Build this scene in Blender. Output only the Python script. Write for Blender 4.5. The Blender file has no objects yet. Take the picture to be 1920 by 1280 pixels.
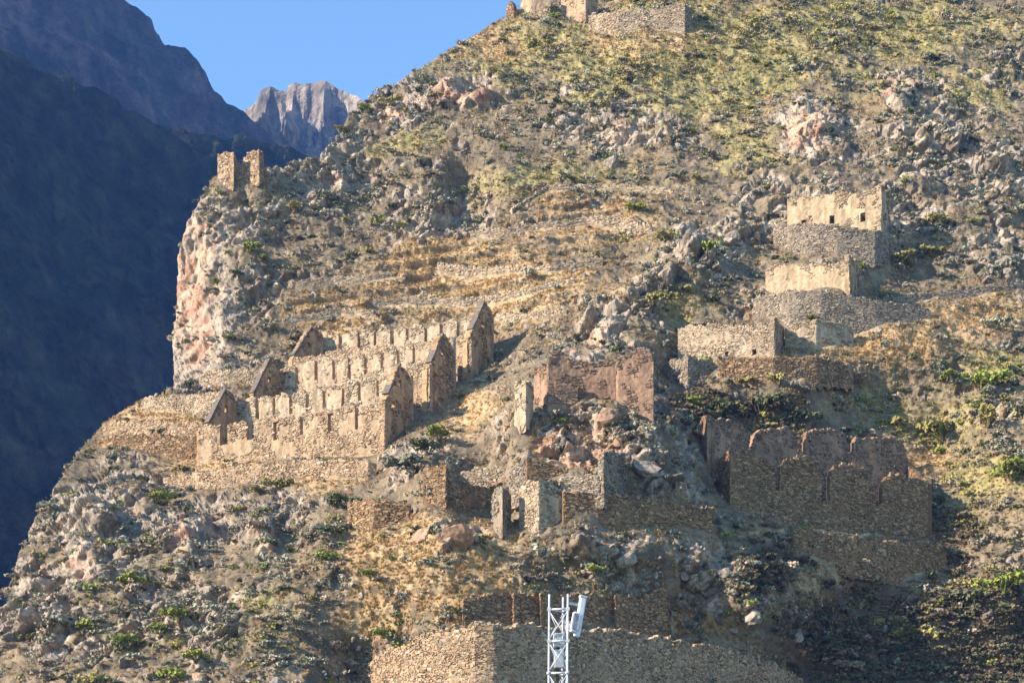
import bpy, bmesh, math, random
import numpy as np
from mathutils import Vector, Matrix

# ------------------------------------------------------------------ camera, sky, sun
SC = bpy.context.scene
COL = SC.collection
F, CX, H0 = 3000.0, 960.0, 1700.0       # focal length, principal column and eye level of a 1920 px wide frame
cam_d = bpy.data.cameras.new("camera")
cam = bpy.data.objects.new("camera", cam_d); COL.objects.link(cam)
cam.location = (0, 0, 0); cam.rotation_euler = (math.radians(90), 0, 0)
cam_d.sensor_width = 36.0; cam_d.lens = F / 1920 * 36.0
cam_d.shift_y = (H0 - 640) / 1920.0
cam_d.clip_start = 0.5; cam_d.clip_end = 20000
SC.camera = cam

SUN_AZ = (-0.92, -0.392); SUN_EL = math.radians(23.5)
sdir = Vector((SUN_AZ[0] * math.cos(SUN_EL), SUN_AZ[1] * math.cos(SUN_EL), math.sin(SUN_EL))).normalized()
W = bpy.data.worlds.new("World"); SC.world = W; W.use_nodes = True
wn = W.node_tree.nodes; wl = W.node_tree.links
sky = wn.new("ShaderNodeTexSky"); sky.sky_type = 'NISHITA'; sky.sun_disc = False
sky.sun_elevation = SUN_EL; sky.sun_rotation = math.atan2(SUN_AZ[0], SUN_AZ[1])
sky.altitude = 2800; sky.air_density = 0.85; sky.dust_density = 0.0; sky.ozone_density = 1.6
tint = wn.new("ShaderNodeVectorMath"); tint.operation = 'MULTIPLY'; tint.inputs[1].default_value = (0.90, 1.03, 0.95)
wl.new(sky.outputs[0], tint.inputs[0]); wl.new(tint.outputs[0], wn["Background"].inputs[0]); wn["Background"].inputs[1].default_value = 0.15
sun_d = bpy.data.lights.new("sun", 'SUN'); sun_d.energy = 4.3; sun_d.angle = math.radians(0.53); sun_d.color = (1.0, 0.875, 0.765)
sun = bpy.data.objects.new("sun", sun_d); COL.objects.link(sun)
sun.rotation_euler = sdir.to_track_quat('Z', 'Y').to_euler()
vs = SC.view_settings; vs.view_transform = 'Standard'; vs.look = 'None'; vs.exposure = 1.58; vs.gamma = 1.0; vs.use_curve_mapping = False
SC.cycles.use_denoising = True; SC.cycles.denoiser = 'OPENIMAGEDENOISE'; SC.cycles.denoising_input_passes = 'RGB_ALBEDO_NORMAL'; SC.cycles.denoising_prefilter = 'ACCURATE'
SC.cycles.max_bounces = 5; SC.cycles.volume_bounces = 0

rng = np.random.default_rng(7)
random.seed(7)

# ------------------------------------------------------------------ helpers
def P(u, v, D):
    return np.array([(u - CX) / F * D, D, (H0 - v) / F * D])

def lin(r, g, b):
    c = np.array([r, g, b]) / 255.0
    return np.where(c <= 0.04045, c / 12.92, ((c + 0.055) / 1.055) ** 2.4)

def hash3(ix, iy, iz, seed):
    h = (ix.astype(np.int64) * 374761393 + iy.astype(np.int64) * 668265263 + iz.astype(np.int64) * 2147483647 + seed * 974711) & 0xFFFFFFFF
    h = ((h ^ (h >> 13)) * 1274126177) & 0xFFFFFFFF
    h = ((h ^ (h >> 16)) * 2246822519) & 0xFFFFFFFF
    return ((h ^ (h >> 15)) & 0xFFFFFF) / float(0x1000000)

def vnoise(p, seed=0):
    f = np.floor(p); i = f.astype(np.int64); t = p - f; t = t * t * t * (t * (t * 6 - 15) + 10)
    r = 0
    for dx in (0, 1):
        wx = t[:, 0] if dx else 1 - t[:, 0]
        for dy in (0, 1):
            wy = wx * (t[:, 1] if dy else 1 - t[:, 1])
            for dz in (0, 1):
                w = wy * (t[:, 2] if dz else 1 - t[:, 2])
                r = r + w * hash3(i[:, 0] + dx, i[:, 1] + dy, i[:, 2] + dz, seed)
    return r * 2 - 1

def fbm(p, octaves=4, seed=0, gain=0.5):
    r = 0; a = 1.0; s = 0
    for k in range(octaves):
        r = r + a * vnoise(p * (2.03 ** k) + 17.3 * k, seed + k); s += a; a *= gain
    return r / s

def worley(p, seed=0):
    """nearest feature point: F1, F2, per-cell random triple, offset to the feature"""
    f = np.floor(p); n = len(p)
    f1 = np.full(n, 9.0); f2 = np.full(n, 9.0); off = np.zeros((n, 3)); cid = np.zeros((n, 3))
    for dx in (-1, 0, 1):
        for dy in (-1, 0, 1):
            for dz in (-1, 0, 1):
                c = f + (dx, dy, dz); ci = c.astype(np.int64)
                h = np.stack([hash3(ci[:, 0], ci[:, 1], ci[:, 2], seed + q) for q in (1, 2, 3)], 1)
                o = p - (c + h); d = (o * o).sum(1)
                m = d < f1
                f2 = np.where(m, f1, np.minimum(f2, d))
                f1 = np.where(m, d, f1)
                off[m] = o[m]; cid[m] = h[m]
    return np.sqrt(f1), np.sqrt(f2), cid, off

def sstep(a, b, x):
    t = np.clip((x - a) / (b - a), 0, 1); return t * t * (3 - 2 * t)

def tag(o, label=None, cat=None, group=None, kind=None):
    if label: o["label"] = label
    if cat: o["category"] = cat
    if group: o["group"] = group
    if kind: o["kind"] = kind
    return o

def link(name, me, parent=None, mat=None):
    o = bpy.data.objects.new(name, me); COL.objects.link(o)
    if mat is not None and me is not None: me.materials.append(mat)
    if parent is not None: o.parent = parent
    return o

def mesh_np(name, V, Q, col=None, smooth=False, face_col=None):
    """quads or tris from numpy arrays"""
    V = np.asarray(V, dtype=np.float32); Q = np.asarray(Q, dtype=np.int32); k = Q.shape[1]
    me = bpy.data.meshes.new(name)
    me.vertices.add(len(V)); me.vertices.foreach_set("co", V.ravel())
    me.loops.add(Q.size); me.loops.foreach_set("vertex_index", Q.ravel())
    me.polygons.add(len(Q)); me.polygons.foreach_set("loop_start", np.arange(0, Q.size, k, dtype=np.int32))
    me.polygons.foreach_set("loop_total", np.full(len(Q), k, dtype=np.int32))
    me.polygons.foreach_set("use_smooth", np.full(len(Q), smooth, dtype=bool))
    me.update(calc_edges=True)
    if col is not None:
        a = me.attributes.new("col", 'FLOAT_COLOR', 'POINT')
        a.data.foreach_set("color", np.concatenate([col, np.ones((len(col), 1))], 1).astype(np.float32).ravel())
    if face_col is not None:
        a = me.attributes.new("col", 'FLOAT_COLOR', 'FACE')
        a.data.foreach_set("color", np.concatenate([face_col, np.ones((len(face_col), 1))], 1).astype(np.float32).ravel())
    return me

# ------------------------------------------------------------------ materials
def new_mat(name):
    m = bpy.data.materials.new(name); m.use_nodes = True
    nt = m.node_tree; b = nt.nodes["Principled BSDF"]
    b.inputs["Roughness"].default_value = 0.92
    b.inputs["Specular IOR Level"].default_value = 0.12
    return m, nt, b

def nd(nt, t, **kw):
    n = nt.nodes.new(t)
    for k, v in kw.items(): setattr(n, k, v)
    return n

def attr_mat(name, scale=2.2, amount=0.35, bump=0.5, scale2=9.0, dist=0.25):
    """per-point or per-piece colour from the mesh, broken up by two procedural noises, with fine relief"""
    m, nt, b = new_mat(name)
    at = nd(nt, "ShaderNodeAttribute"); at.attribute_name = "col"
    tc = nd(nt, "ShaderNodeNewGeometry")
    n1 = nd(nt, "ShaderNodeTexNoise"); n1.inputs["Scale"].default_value = scale; n1.inputs["Detail"].default_value = 6; n1.inputs["Roughness"].default_value = 0.7
    n2 = nd(nt, "ShaderNodeTexNoise"); n2.inputs["Scale"].default_value = scale2; n2.inputs["Detail"].default_value = 3
    for n in (n1, n2): nt.links.new(tc.outputs["Position"], n.inputs["Vector"])
    mr = nd(nt, "ShaderNodeMapRange"); mr.inputs[1].default_value = 0.3; mr.inputs[2].default_value = 0.7
    mr.inputs[3].default_value = 1 - amount; mr.inputs[4].default_value = 1 + amount
    nt.links.new(n1.outputs["Fac"], mr.inputs[0])
    mx = nd(nt, "ShaderNodeVectorMath", operation='SCALE')
    nt.links.new(at.outputs["Color"], mx.inputs[0]); nt.links.new(mr.outputs[0], mx.inputs["Scale"])
    nt.links.new(mx.outputs[0], b.inputs["Base Color"])
    if bump:
        ad = nd(nt, "ShaderNodeMath", operation='ADD'); nt.links.new(n1.outputs["Fac"], ad.inputs[0]); nt.links.new(n2.outputs["Fac"], ad.inputs[1])
        bp = nd(nt, "ShaderNodeBump"); bp.inputs["Strength"].default_value = bump; bp.inputs["Distance"].default_value = dist
        nt.links.new(ad.outputs[0], bp.inputs["Height"]); nt.links.new(bp.outputs[0], b.inputs["Normal"])
    return m

def plain_mat(name, c, rough=0.9, var=0.25, scale=6.0, metal=0.0, spec=0.12, rand=0.0, translucent=0.0):
    m, nt, b = new_mat(name)
    b.inputs["Roughness"].default_value = rough; b.inputs["Metallic"].default_value = metal; b.inputs["Specular IOR Level"].default_value = spec
    tc = nd(nt, "ShaderNodeNewGeometry")
    n1 = nd(nt, "ShaderNodeTexNoise"); n1.inputs["Scale"].default_value = scale; n1.inputs["Detail"].default_value = 4
    nt.links.new(tc.outputs["Position"], n1.inputs["Vector"])
    mr = nd(nt, "ShaderNodeMapRange"); mr.inputs[1].default_value = 0.3; mr.inputs[2].default_value = 0.7
    mr.inputs[3].default_value = 1 - var; mr.inputs[4].default_value = 1 + var
    nt.links.new(n1.outputs["Fac"], mr.inputs[0])
    out = mr.outputs[0]
    if rand:
        oi = nd(nt, "ShaderNodeObjectInfo")
        r2 = nd(nt, "ShaderNodeMapRange"); r2.inputs[3].default_value = 1 - rand; r2.inputs[4].default_value = 1 + rand
        nt.links.new(oi.outputs["Random"], r2.inputs[0])
        mu = nd(nt, "ShaderNodeMath", operation='MULTIPLY'); nt.links.new(out, mu.inputs[0]); nt.links.new(r2.outputs[0], mu.inputs[1]); out = mu.outputs[0]
    mx = nd(nt, "ShaderNodeVectorMath", operation='SCALE'); mx.inputs[0].default_value = c
    nt.links.new(out, mx.inputs["Scale"]); nt.links.new(mx.outputs[0], b.inputs["Base Color"])
    return m

M_hill = attr_mat("hillside_ground", 1.3, 0.42, 0.6, 5.0, 0.3)
M_core = attr_mat("clay_mortar_masonry", 1.3, 0.30, 0.6, 7.0, 0.10)
M_stone = attr_mat("fieldstone", 3.0, 0.22, 0.5, 11.0, 0.06)
M_far = attr_mat("far_mountain", 0.045, 0.75, 1.0, 0.14, 10.0)
M_coping = plain_mat("slate_coping", lin(118, 106, 94) * .8, var=0.4, scale=2.5)

# ------------------------------------------------------------------ the ruins: plan lines and outlines, read off the photograph
WALLS = []          # every stone wall: dicts used twice (terrain fits to them, then they are built)
PIPES = {'tan': ((200, 170, 134), (196, 166, 132)), 'ochre': ((208, 180, 142), (180, 156, 124)), 'grey': ((168, 150, 126), (168, 152, 130)),
         'red': ((182, 146, 116), (164, 136, 110)), 'brown': ((152, 122, 88), (176, 144, 108)), 'pale': ((208, 182, 148), (190, 168, 138)),
         'clay': ((206, 166, 122), (180, 148, 114))}

def wall(name, plan, top, base, style='tan', th=1.0, holes=(), cover=1.0, tdir=None, ext=2.5, pads=True, cell=0.25, crumble=0.25, own=None):
    w = dict(name=name, plan=plan, top=top, base=base, style=style, th=th, holes=holes, cover=cover, tdir=tdir, ext=ext, pads=pads, cell=cell, crumble=crumble)
    WALLS.append(w)
    return w

def notched(top, notches):
    """top line with open slots cut down into it; each notch = (u, width, depth)"""
    pts = list(top); us = [p[0] for p in top]; vs_ = [p[1] for p in top]; out = []
    ns = sorted(notches)
    cuts = []
    for (u, w, d) in ns:
        a, b = u - w / 2, u + w / 2
        va, vb = np.interp(a, us, vs_), np.interp(b, us, vs_)
        cuts.append((a, b, [(a - 2.5, va + 1.5), (a, va + 5), (a + .01, va + d), (b - .01, vb + d), (b, vb + 4), (b + 2.5, vb + 1)]))
    for p in pts:
        if not any(a - 3 < p[0] < b + 3 for a, b, _ in cuts): out.append(p)
    for a, b, c in cuts: out += c
    mids = [((cuts[i][1] + cuts[i + 1][0]) / 2) for i in range(len(cuts) - 1)]
    for m_ in mids: out.append((m_, np.interp(m_, us, vs_) - 3.5))
    return sorted(out, key=lambda q: q[0])

BUILD = []   # (object name, label, category, group, [(part name, wall, extra)])
# three gabled storehouses, front to back
B1 = [('front_wall', wall('b1f', [(372, 338), (722, 318)],
        [(372, 803), (385, 797), (440, 792), (462, 790), (500, 786), (540, 783), (575, 777), (620, 766), (640, 768), (668, 762), (700, 758), (722, 752)],
        [(372, 870), (722, 848)], 'tan', 1.2, holes=[(419, 812, 15, 42), (469, 806, 14, 34), (518, 808, 12, 34), (568, 796, 12, 36), (620, 792, 12, 34), (671, 783, 12, 42)], cover=0.52)),
      ('back_wall', wall('b1b', [(440, 347), (770, 327)],
        notched([(440, 752), (455, 754), (480, 745), (545, 738), (610, 726), (675, 712), (735, 704), (770, 700)],
                [(483, 7, 40), (514, 6, 40), (545, 7, 40), (577, 7, 38), (609, 8, 38), (643, 7, 38), (674, 7, 38), (708, 7, 36)]),
        [(440, 830), (770, 800)], 'pale', 1.1, cover=0.4, pads=False)),
      ('gable', wall('b1gl', [(376, 338), (452, 347)], [(376, 802), (392, 792), (408, 760), (419, 735), (424, 730), (430, 732), (438, 744), (445, 758), (452, 788)],
        [(376, 860), (452, 850)], 'clay', 1.2, holes=[(424, 766, 6, 13)], cover=0.35, tdir='left', pads=False, ext=1)),
      ('gable', wall('b1gr', [(720, 318), (772, 327)], [(720, 754), (728, 738), (740, 700), (746, 686), (751, 683), (758, 690), (764, 698), (769, 712), (772, 730)],
        [(720, 846), (772, 793)], 'clay', 1.2, holes=[(750, 718, 6, 16), (737, 758, 9, 18)], cover=0.45, tdir='left', pads=True))]
B2 = [('front_wall', wall('b2f', [(470, 355), (806, 334)],
        [(470, 750), (500, 745), (553, 737), (600, 728), (640, 722), (680, 711), (723, 701), (760, 694), (806, 686)],
        [(470, 800), (806, 765)], 'tan', 1.2, cover=0.7, pads=False)),
      ('back_wall', wall('b2b', [(525, 364), (850, 343)],
        notched([(525, 690), (560, 680), (593, 672), (627, 670), (655, 668), (717, 656), (747, 652), (777, 643), (850, 632)],
                [(558, 7, 40), (593, 7, 40), (627, 8, 40), (655, 6, 40), (687, 7, 38), (717, 8, 36), (747, 7, 36), (778, 8, 36)]),
        [(525, 770), (850, 735)], 'pale', 1.1, cover=0.4, pads=False)),
      ('gable', wall('b2gl', [(468, 355), (536, 364)], [(468, 748), (476, 737), (490, 705), (500, 680), (507, 673), (514, 676), (522, 690), (530, 697), (536, 716)],
        [(468, 800), (536, 780)], 'clay', 1.2, holes=[(505, 712, 6, 13)], cover=0.35, tdir='left', pads=False, ext=1)),
      ('gable', wall('b2gr', [(800, 334), (852, 343)], [(800, 694), (808, 680), (820, 645), (826, 630), (832, 626), (840, 632), (846, 642), (850, 652), (852, 668)],
        [(800, 773), (852, 735)], 'clay', 1.2, holes=[(830, 661, 6, 13), (817, 703, 9, 11)], cover=0.45, tdir='left', pads=True))]
B3 = [('front_wall', wall('b3f', [(548, 371), (884, 350)],
        [(548, 672), (580, 668), (633, 655), (700, 650), (760, 646), (820, 642), (884, 636)],
        [(548, 720), (884, 700)], 'tan', 1.2, cover=0.7, pads=False)),
      ('back_wall', wall('b3b', [(600, 380), (922, 359)],
        notched([(600, 634), (638, 626), (673, 620), (735, 613), (798, 607), (860, 599), (922, 592)],
                [(638, 7, 30), (673, 7, 30), (703, 6, 30), (735, 7, 30), (765, 7, 30), (798, 6, 30), (828, 7, 30), (860, 7, 30)]),
        [(600, 690), (922, 660)], 'pale', 1.1, cover=0.4, pads=False)),
      ('gable', wall('b3gl', [(547, 371), (612, 380)], [(547, 672), (552, 666), (566, 640), (577, 618), (585, 614), (594, 616), (602, 624), (612, 636)],
        [(547, 720), (612, 700)], 'clay', 1.2, holes=[(580, 647, 6, 13)], cover=0.35, tdir='left', pads=False, ext=1)),
      ('gable', wall('b3gr', [(876, 350), (925, 359)], [(876, 640), (886, 618), (898, 588), (905, 570), (909, 566), (915, 572), (921, 584), (924, 598), (925, 615)],
        [(876, 715), (925, 672)], 'clay', 1.2, holes=[(905, 608, 7, 14), (890, 648, 5, 7)], cover=0.45, tdir='left', pads=True))]
BUILD += [("gabled_storehouse", "lowest roofless stone storehouse with two gables and six tall window slits", "storehouse", "gabled storehouses stepped up the slope", B1),
          ("gabled_storehouse", "middle roofless gabled stone storehouse between the two others on the slope", "storehouse", "gabled storehouses stepped up the slope", B2),
          ("gabled_storehouse", "uppermost roofless gabled stone storehouse, directly below the grassy farming terraces", "storehouse", "gabled storehouses stepped up the slope", B3)]

# plastered storehouses on the right slope
BUILD.append(("plastered_storehouse", "topmost ochre plastered storehouse with three small square openings, on the steep rocky slope", "storehouse", "plastered storehouses on the rocky slope", [
    ('front_wall', wall('r1f', [(1476, 383), (1652, 372)], [(1476, 372), (1500, 368), (1540, 366), (1590, 362), (1630, 358), (1646, 350), (1652, 347)],
        [(1476, 424), (1560, 424), (1652, 436)], 'ochre', 1.0, holes=[(1507, 416, 11, 8), (1560, 412, 11, 15), (1618, 408, 10, 14)], cover=0.26)),
    ('end_wall', wall('r1e', [(1652, 372), (1668, 381)], [(1652, 347), (1658, 352), (1664, 358), (1668, 364)], [(1652, 436), (1668, 425)], 'ochre', 1.0, cover=0.25, tdir='left'))]))
BUILD.append(("plastered_storehouse", "cream plastered storehouse with jagged right corner, middle one of the slope's three", "storehouse", "plastered storehouses on the rocky slope", [
    ('front_wall', wall('r2f', [(1435, 364), (1592, 354)], [(1435, 503), (1442, 497), (1480, 494), (1500, 498), (1540, 492), (1575, 493), (1588, 486), (1592, 480)],
        [(1435, 548), (1520, 546), (1592, 550)], 'ochre', 1.0, cover=0.22)),
    ('end_wall', wall('r2e', [(1592, 354), (1614, 364)], [(1592, 480), (1598, 478), (1602, 492), (1606, 484), (1610, 498), (1614, 506)], [(1592, 550), (1614, 545)], 'tan', 1.0, cover=0.5, tdir='left'))]))
BUILD.append(("plastered_storehouse", "long low stone storehouse with two small square openings at its foot", "storehouse", "plastered storehouses on the rocky slope", [
    ('front_wall', wall('r3f', [(1271, 350), (1452, 340)], [(1271, 615), (1290, 609), (1340, 607), (1400, 610), (1436, 612), (1446, 600), (1452, 598)],
        [(1271, 668), (1380, 672), (1452, 668)], 'pale', 1.0, holes=[(1362, 664, 9, 11), (1414, 660, 9, 11)], cover=0.8)),
    ('end_wall', wall('r3e', [(1452, 340), (1470, 350)], [(1452, 597), (1458, 600), (1464, 606), (1470, 612)], [(1452, 668), (1470, 660)], 'tan', 1.0, cover=0.6, tdir='left'))]))

# U-shaped ruin on the knoll
BUILD.append(("knoll_ruin", "reddish plastered U-shaped ruin standing on top of the rocky knoll", "ruin", None, [
    ('left_block', wall('k1', [(1001, 299), (1027, 293), (1083, 294)], [(1001, 694), (1014, 684), (1026, 684), (1032, 668), (1044, 656), (1056, 660), (1070, 672), (1083, 678)],
        [(1001, 756), (1026, 752), (1083, 748)], 'red', 1.6, cover=0.45)),
    ('back_wall', wall('k2', [(1070, 300), (1168, 300)], [(1070, 674), (1110, 676), (1168, 674)], [(1070, 748), (1168, 748)], 'red', 1.2, cover=0.3, pads=False)),
    ('right_block', wall('k3', [(1155, 294), (1158, 293), (1225, 292)], [(1155, 682), (1162, 668), (1176, 660), (1204, 652), (1216, 656), (1223, 670), (1225, 690)],
        [(1155, 746), (1190, 764), (1225, 782)], 'red', 1.8, cover=0.45))]))
BUILD.append(("ruin_pillar", "short pale stone pillar beside the knoll ruin, lit on one face", "ruin", None, [
    ('pillar', wall('k4', [(965, 292), (986, 289), (1000, 293)], [(965, 718), (974, 715), (986, 714), (994, 718), (1000, 724)], [(965, 788), (986, 782), (1000, 770)], 'pale', 1.4, cover=0.3))]))

# clustered ruins below the knoll
BUILD.append(("low_ruin", "stump of a stone pillar joined to a sagging dark wall, below the knoll", "ruin", None, [
    ('pillar', wall('m1', [(793, 281), (836, 279), (842, 283)], [(793, 876), (800, 873), (834, 874), (842, 880)], [(793, 945), (836, 945), (842, 943)], 'brown', 1.3, cover=1.0)),
    ('sagging_wall', wall('m2', [(838, 281), (954, 288)], [(838, 892), (850, 902), (868, 912), (900, 914), (932, 910), (946, 898), (954, 885)], [(838, 948), (954, 952)], 'brown', 1.0, cover=0.7)),
    ('rear_wall', wall('m2b', [(858, 292), (952, 289)], [(858, 886), (880, 880), (890, 874), (915, 878), (940, 874), (952, 882)], [(858, 930), (952, 930)], 'pale', 1.0, cover=0.9, pads=False))]))
BUILD.append(("low_ruin", "broken stone chambers with a shaded corner just under the red rock face", "ruin", None, [
    ('left_wall', wall('m3', [(955, 283), (992, 279)], [(955, 880), (965, 872), (980, 868), (992, 866)], [(955, 925), (992, 925)], 'grey', 1.1, cover=0.9)),
    ('rear_wall', wall('m3b', [(988, 278.5), (1088, 280.5)], [(988, 862), (1000, 858), (1020, 860), (1050, 876), (1088, 890)], [(988, 925), (1088, 925)], 'brown', 1.0, cover=0.5, pads=False)),
    ('low_wall', wall('m4', [(1052, 276.5), (1124, 275.5)], [(1052, 897), (1060, 893), (1090, 891), (1112, 888), (1124, 894)], [(1052, 924), (1124, 924)], 'pale', 1.0, cover=0.9)),
    ('tall_wall', wall('m5', [(1122, 276), (1132, 275), (1172, 284)], [(1122, 860), (1132, 848), (1150, 844), (1162, 846), (1172, 850)], [(1122, 924), (1132, 924), (1172, 930)], 'grey', 1.0, holes=[(1150, 905, 5, 10)], cover=0.8)),
    ('front_wall', wall('m7', [(974, 277), (1010, 273), (1056, 275)], [(974, 912), (990, 902), (1010, 898), (1030, 902), (1042, 914), (1056, 918)], [(974, 985), (1010, 985), (1056, 985)], 'pale', 1.2, cover=0.7))]))
BUILD.append(("standing_wall_stub", "narrow stub of upright masonry standing between the low ruins", "ruin", None, [
    ('stub', wall('m8', [(922, 278), (942, 274), (958, 279)], [(922, 925), (930, 916), (942, 914), (952, 920), (958, 930)], [(922, 985), (942, 988), (958, 985)], 'grey', 1.2, cover=0.5))]))
BUILD.append(("terrace_wall", "long shaded stone wall running down to the right below the low ruins", "stone wall", "terrace walls", [
    ('wall', wall('m6', [(1056, 274), (1130, 276), (1240, 281), (1340, 287)], [(1056, 922), (1090, 920), (1130, 922), (1180, 930), (1240, 936), (1300, 944), (1340, 952)],
        [(1056, 985), (1130, 985), (1240, 990), (1340, 1000)], 'brown', 1.0, cover=0.9))]))
BUILD.append(("terrace_wall", "short low stone wall on the straw slope left of the low ruins", "stone wall", "terrace walls", [
    ('wall', wall('sw', [(652, 285), (700, 281), (770, 281)], [(652, 940), (665, 935), (700, 936), (735, 938), (770, 946)], [(652, 982), (700, 980), (770, 968)], 'brown', 1.0, cover=1.0))]))

# the shaded two-walled ruin in the gully
BUILD.append(("gully_ruin", "large roofless two-walled stone ruin standing in the shaded gully", "ruin", None, [
    ('front_wall', wall('g1', [(1348, 311), (1369, 303), (1740, 322)],
        [(1348, 862), (1360, 850), (1369, 846), (1385, 841), (1405, 842), (1430, 856), (1450, 868), (1452, 870), (1453, 918), (1461, 918), (1462, 872), (1470, 862), (1484, 856), (1512, 853), (1526, 860), (1538, 868),
         (1540, 940), (1556, 940), (1558, 884), (1566, 874), (1580, 868), (1604, 868), (1618, 876), (1640, 892), (1641, 945), (1654, 945), (1656, 906), (1664, 890), (1688, 886), (1705, 893), (1722, 896), (1740, 902)],
        [(1348, 900), (1369, 950), (1393, 957), (1488, 982), (1577, 994), (1740, 1006)], 'brown', 1.2, cover=1.0, crumble=.28)),
    ('rear_wall', wall('g2', [(1312, 316), (1326, 308), (1420, 318), (1500, 324), (1600, 331), (1704, 338)],
        [(1312, 790), (1318, 781), (1330, 781), (1360, 787), (1385, 792), (1400, 808), (1403, 838), (1412, 838), (1416, 815), (1425, 806), (1450, 800), (1470, 802), (1490, 808), (1497, 846), (1509, 846), (1512, 814), (1524, 804), (1550, 803), (1575, 808), (1586, 814),
         (1589, 850), (1600, 850), (1602, 822), (1630, 817), (1660, 818), (1680, 824), (1696, 836), (1704, 866)],
        [(1312, 872), (1326, 878), (1420, 890), (1500, 905), (1600, 915), (1704, 920)], 'red', 1.1, cover=0.55, pads=False, crumble=.32)),
    ('end_wall', wall('g3', [(1700, 338), (1738, 323)], [(1700, 868), (1708, 880), (1720, 892), (1738, 900)], [(1700, 950), (1738, 990)], 'brown', 1.0, cover=0.8, pads=False))]))
BUILD.append(("terrace_wall", "shaded stone terrace wall directly beneath the gully ruin", "stone wall", "terrace walls", [
    ('wall', wall('g4', [(1488, 300), (1580, 306), (1680, 312), (1775, 320)], [(1488, 990), (1520, 994), (1580, 1003), (1680, 1014), (1775, 1022)],
        [(1488, 1030), (1580, 1055), (1680, 1072), (1775, 1065)], 'brown', 1.0, cover=0.9))]))

# bottom walls by the mast
BUILD.append(("terrace_wall", "straight stone wall with upright seams, behind the top of the lattice mast", "stone wall", "terrace walls", [
    ('wall', wall('bw', [(868, 259), (962, 262.5), (964, 261.3), (1012, 264), (1014, 262.8), (1152, 271), (1154, 269.8), (1250, 277), (1258, 282)],
        [(868, 1122), (890, 1116), (930, 1112), (962, 1110), (1012, 1112), (1060, 1116), (1100, 1113), (1152, 1118), (1190, 1120), (1225, 1112), (1240, 1102), (1258, 1104)],
        [(868, 1166), (962, 1166), (1012, 1167), (1152, 1172), (1250, 1182), (1258, 1182)], 'brown', 1.0, cover=1.0))]))
BUILD.append(("retaining_wall", "big rounded retaining wall of fieldstone behind the foot of the lattice mast", "stone wall", "terrace walls", [
    ('wall', wall('rw', [(668, 268), (740, 259), (820, 252), (890, 248.5), (925, 248.5), (950, 249.5), (980, 250.8), (1050, 255.8), (1250, 271), (1400, 283), (1470, 291), (1520, 300)],
        [(668, 1250), (720, 1222), (780, 1196), (830, 1180), (870, 1171), (950, 1170), (1050, 1174), (1150, 1180), (1250, 1194), (1400, 1224), (1470, 1252), (1520, 1284)],
        [(668, 1275), (740, 1300), (820, 1310), (950, 1320), (1050, 1320), (1250, 1315), (1400, 1300), (1470, 1285), (1520, 1280)], 'tan', 1.2, cover=1.0, crumble=.4))]))

# terraces left of the gabled storehouses
def terr(label, plan, top, base, style='tan', cover=0.95, name="terrace_wall"):
    BUILD.append((name, label, "stone wall", "terrace walls", [('wall', wall('t', plan, top, base, style, 1.0, cover=cover))]))
terr("stone terrace wall at the foot of the lowest gabled storehouse", [(306, 329), (417, 321), (527, 316), (690, 308.5), (706, 309)], [(306, 896), (330, 890), (417, 876), (527, 866), (600, 862), (690, 862), (706, 866)], [(306, 918), (417, 908), (527, 900), (690, 894), (706, 894)], 'tan')
terr("terrace wall behind the crowd of visitors on the ledge", [(374, 371), (430, 366), (492, 364)], [(374, 698), (400, 694), (440, 691), (492, 690)], [(374, 732), (430, 730), (492, 728)], 'pale')
terr("terrace wall at the ridge edge, under the standing visitors", [(265, 364), (330, 358), (412, 350)], [(265, 750), (280, 745), (330, 742), (412, 737)], [(265, 770), (330, 772), (412, 770)], 'pale')
terr("low terrace wall between the two bands of dry grass left of the storehouses", [(194, 357), (280, 350), (385, 343)], [(194, 792), (215, 788), (280, 788), (385, 790)], [(194, 812), (280, 815), (385, 815)], 'tan')
terr("darker terrace wall above the rocky ridge, left of the lowest storehouse", [(178, 350), (240, 346), (375, 340)], [(178, 826), (200, 818), (260, 813), (320, 817), (375, 822)], [(178, 842), (240, 850), (375, 858)], 'brown')
# retaining walls of the plastered storehouses
terr("rounded retaining wall under the topmost plastered storehouse", [(1450, 381), (1510, 371), (1570, 368), (1640, 368), (1682, 374)], [(1450, 436), (1480, 423), (1520, 420), (1570, 421), (1640, 432), (1682, 442)], [(1450, 462), (1510, 470), (1570, 474), (1640, 480), (1682, 470)], 'grey')
terr("long retaining wall running right from below the jagged plastered storehouse", [(1410, 362), (1480, 353), (1540, 351), (1640, 352.5), (1745, 356)], [(1410, 560), (1450, 551), (1540, 546), (1600, 554), (1640, 562), (1700, 570), (1745, 580)], [(1410, 590), (1480, 600), (1540, 605), (1640, 602), (1745, 592)], 'grey')
terr("pale stone wall in the recess beside the long low storehouse", [(1472, 348), (1530, 346), (1600, 350)], [(1472, 612), (1500, 602), (1540, 600), (1580, 606), (1600, 622)], [(1472, 655), (1530, 650), (1600, 648)], 'pale', 0.5)
terr("short bulging retaining wall under the left end of the long low storehouse", [(1246, 347), (1290, 338), (1345, 341)], [(1246, 680), (1270, 672), (1310, 671), (1345, 682)], [(1246, 705), (1290, 715), (1345, 702)], 'grey')
terr("dark retaining wall under the right end of the long low storehouse", [(1352, 337), (1450, 335), (1530, 337), (1600, 343)], [(1352, 678), (1370, 670), (1450, 668), (1530, 668), (1570, 676), (1600, 690)], [(1352, 700), (1450, 702), (1530, 706), (1600, 705)], 'brown')
terr("low field wall at the right edge, on the slope of orange grass", [(1640, 362), (1760, 367), (1850, 369), (1960, 373)], [(1640, 558), (1700, 552), (1760, 546), (1850, 536), (1960, 520)], [(1640, 572), (1760, 565), (1850, 556), (1960, 540)], 'grey', 0.8)
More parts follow.
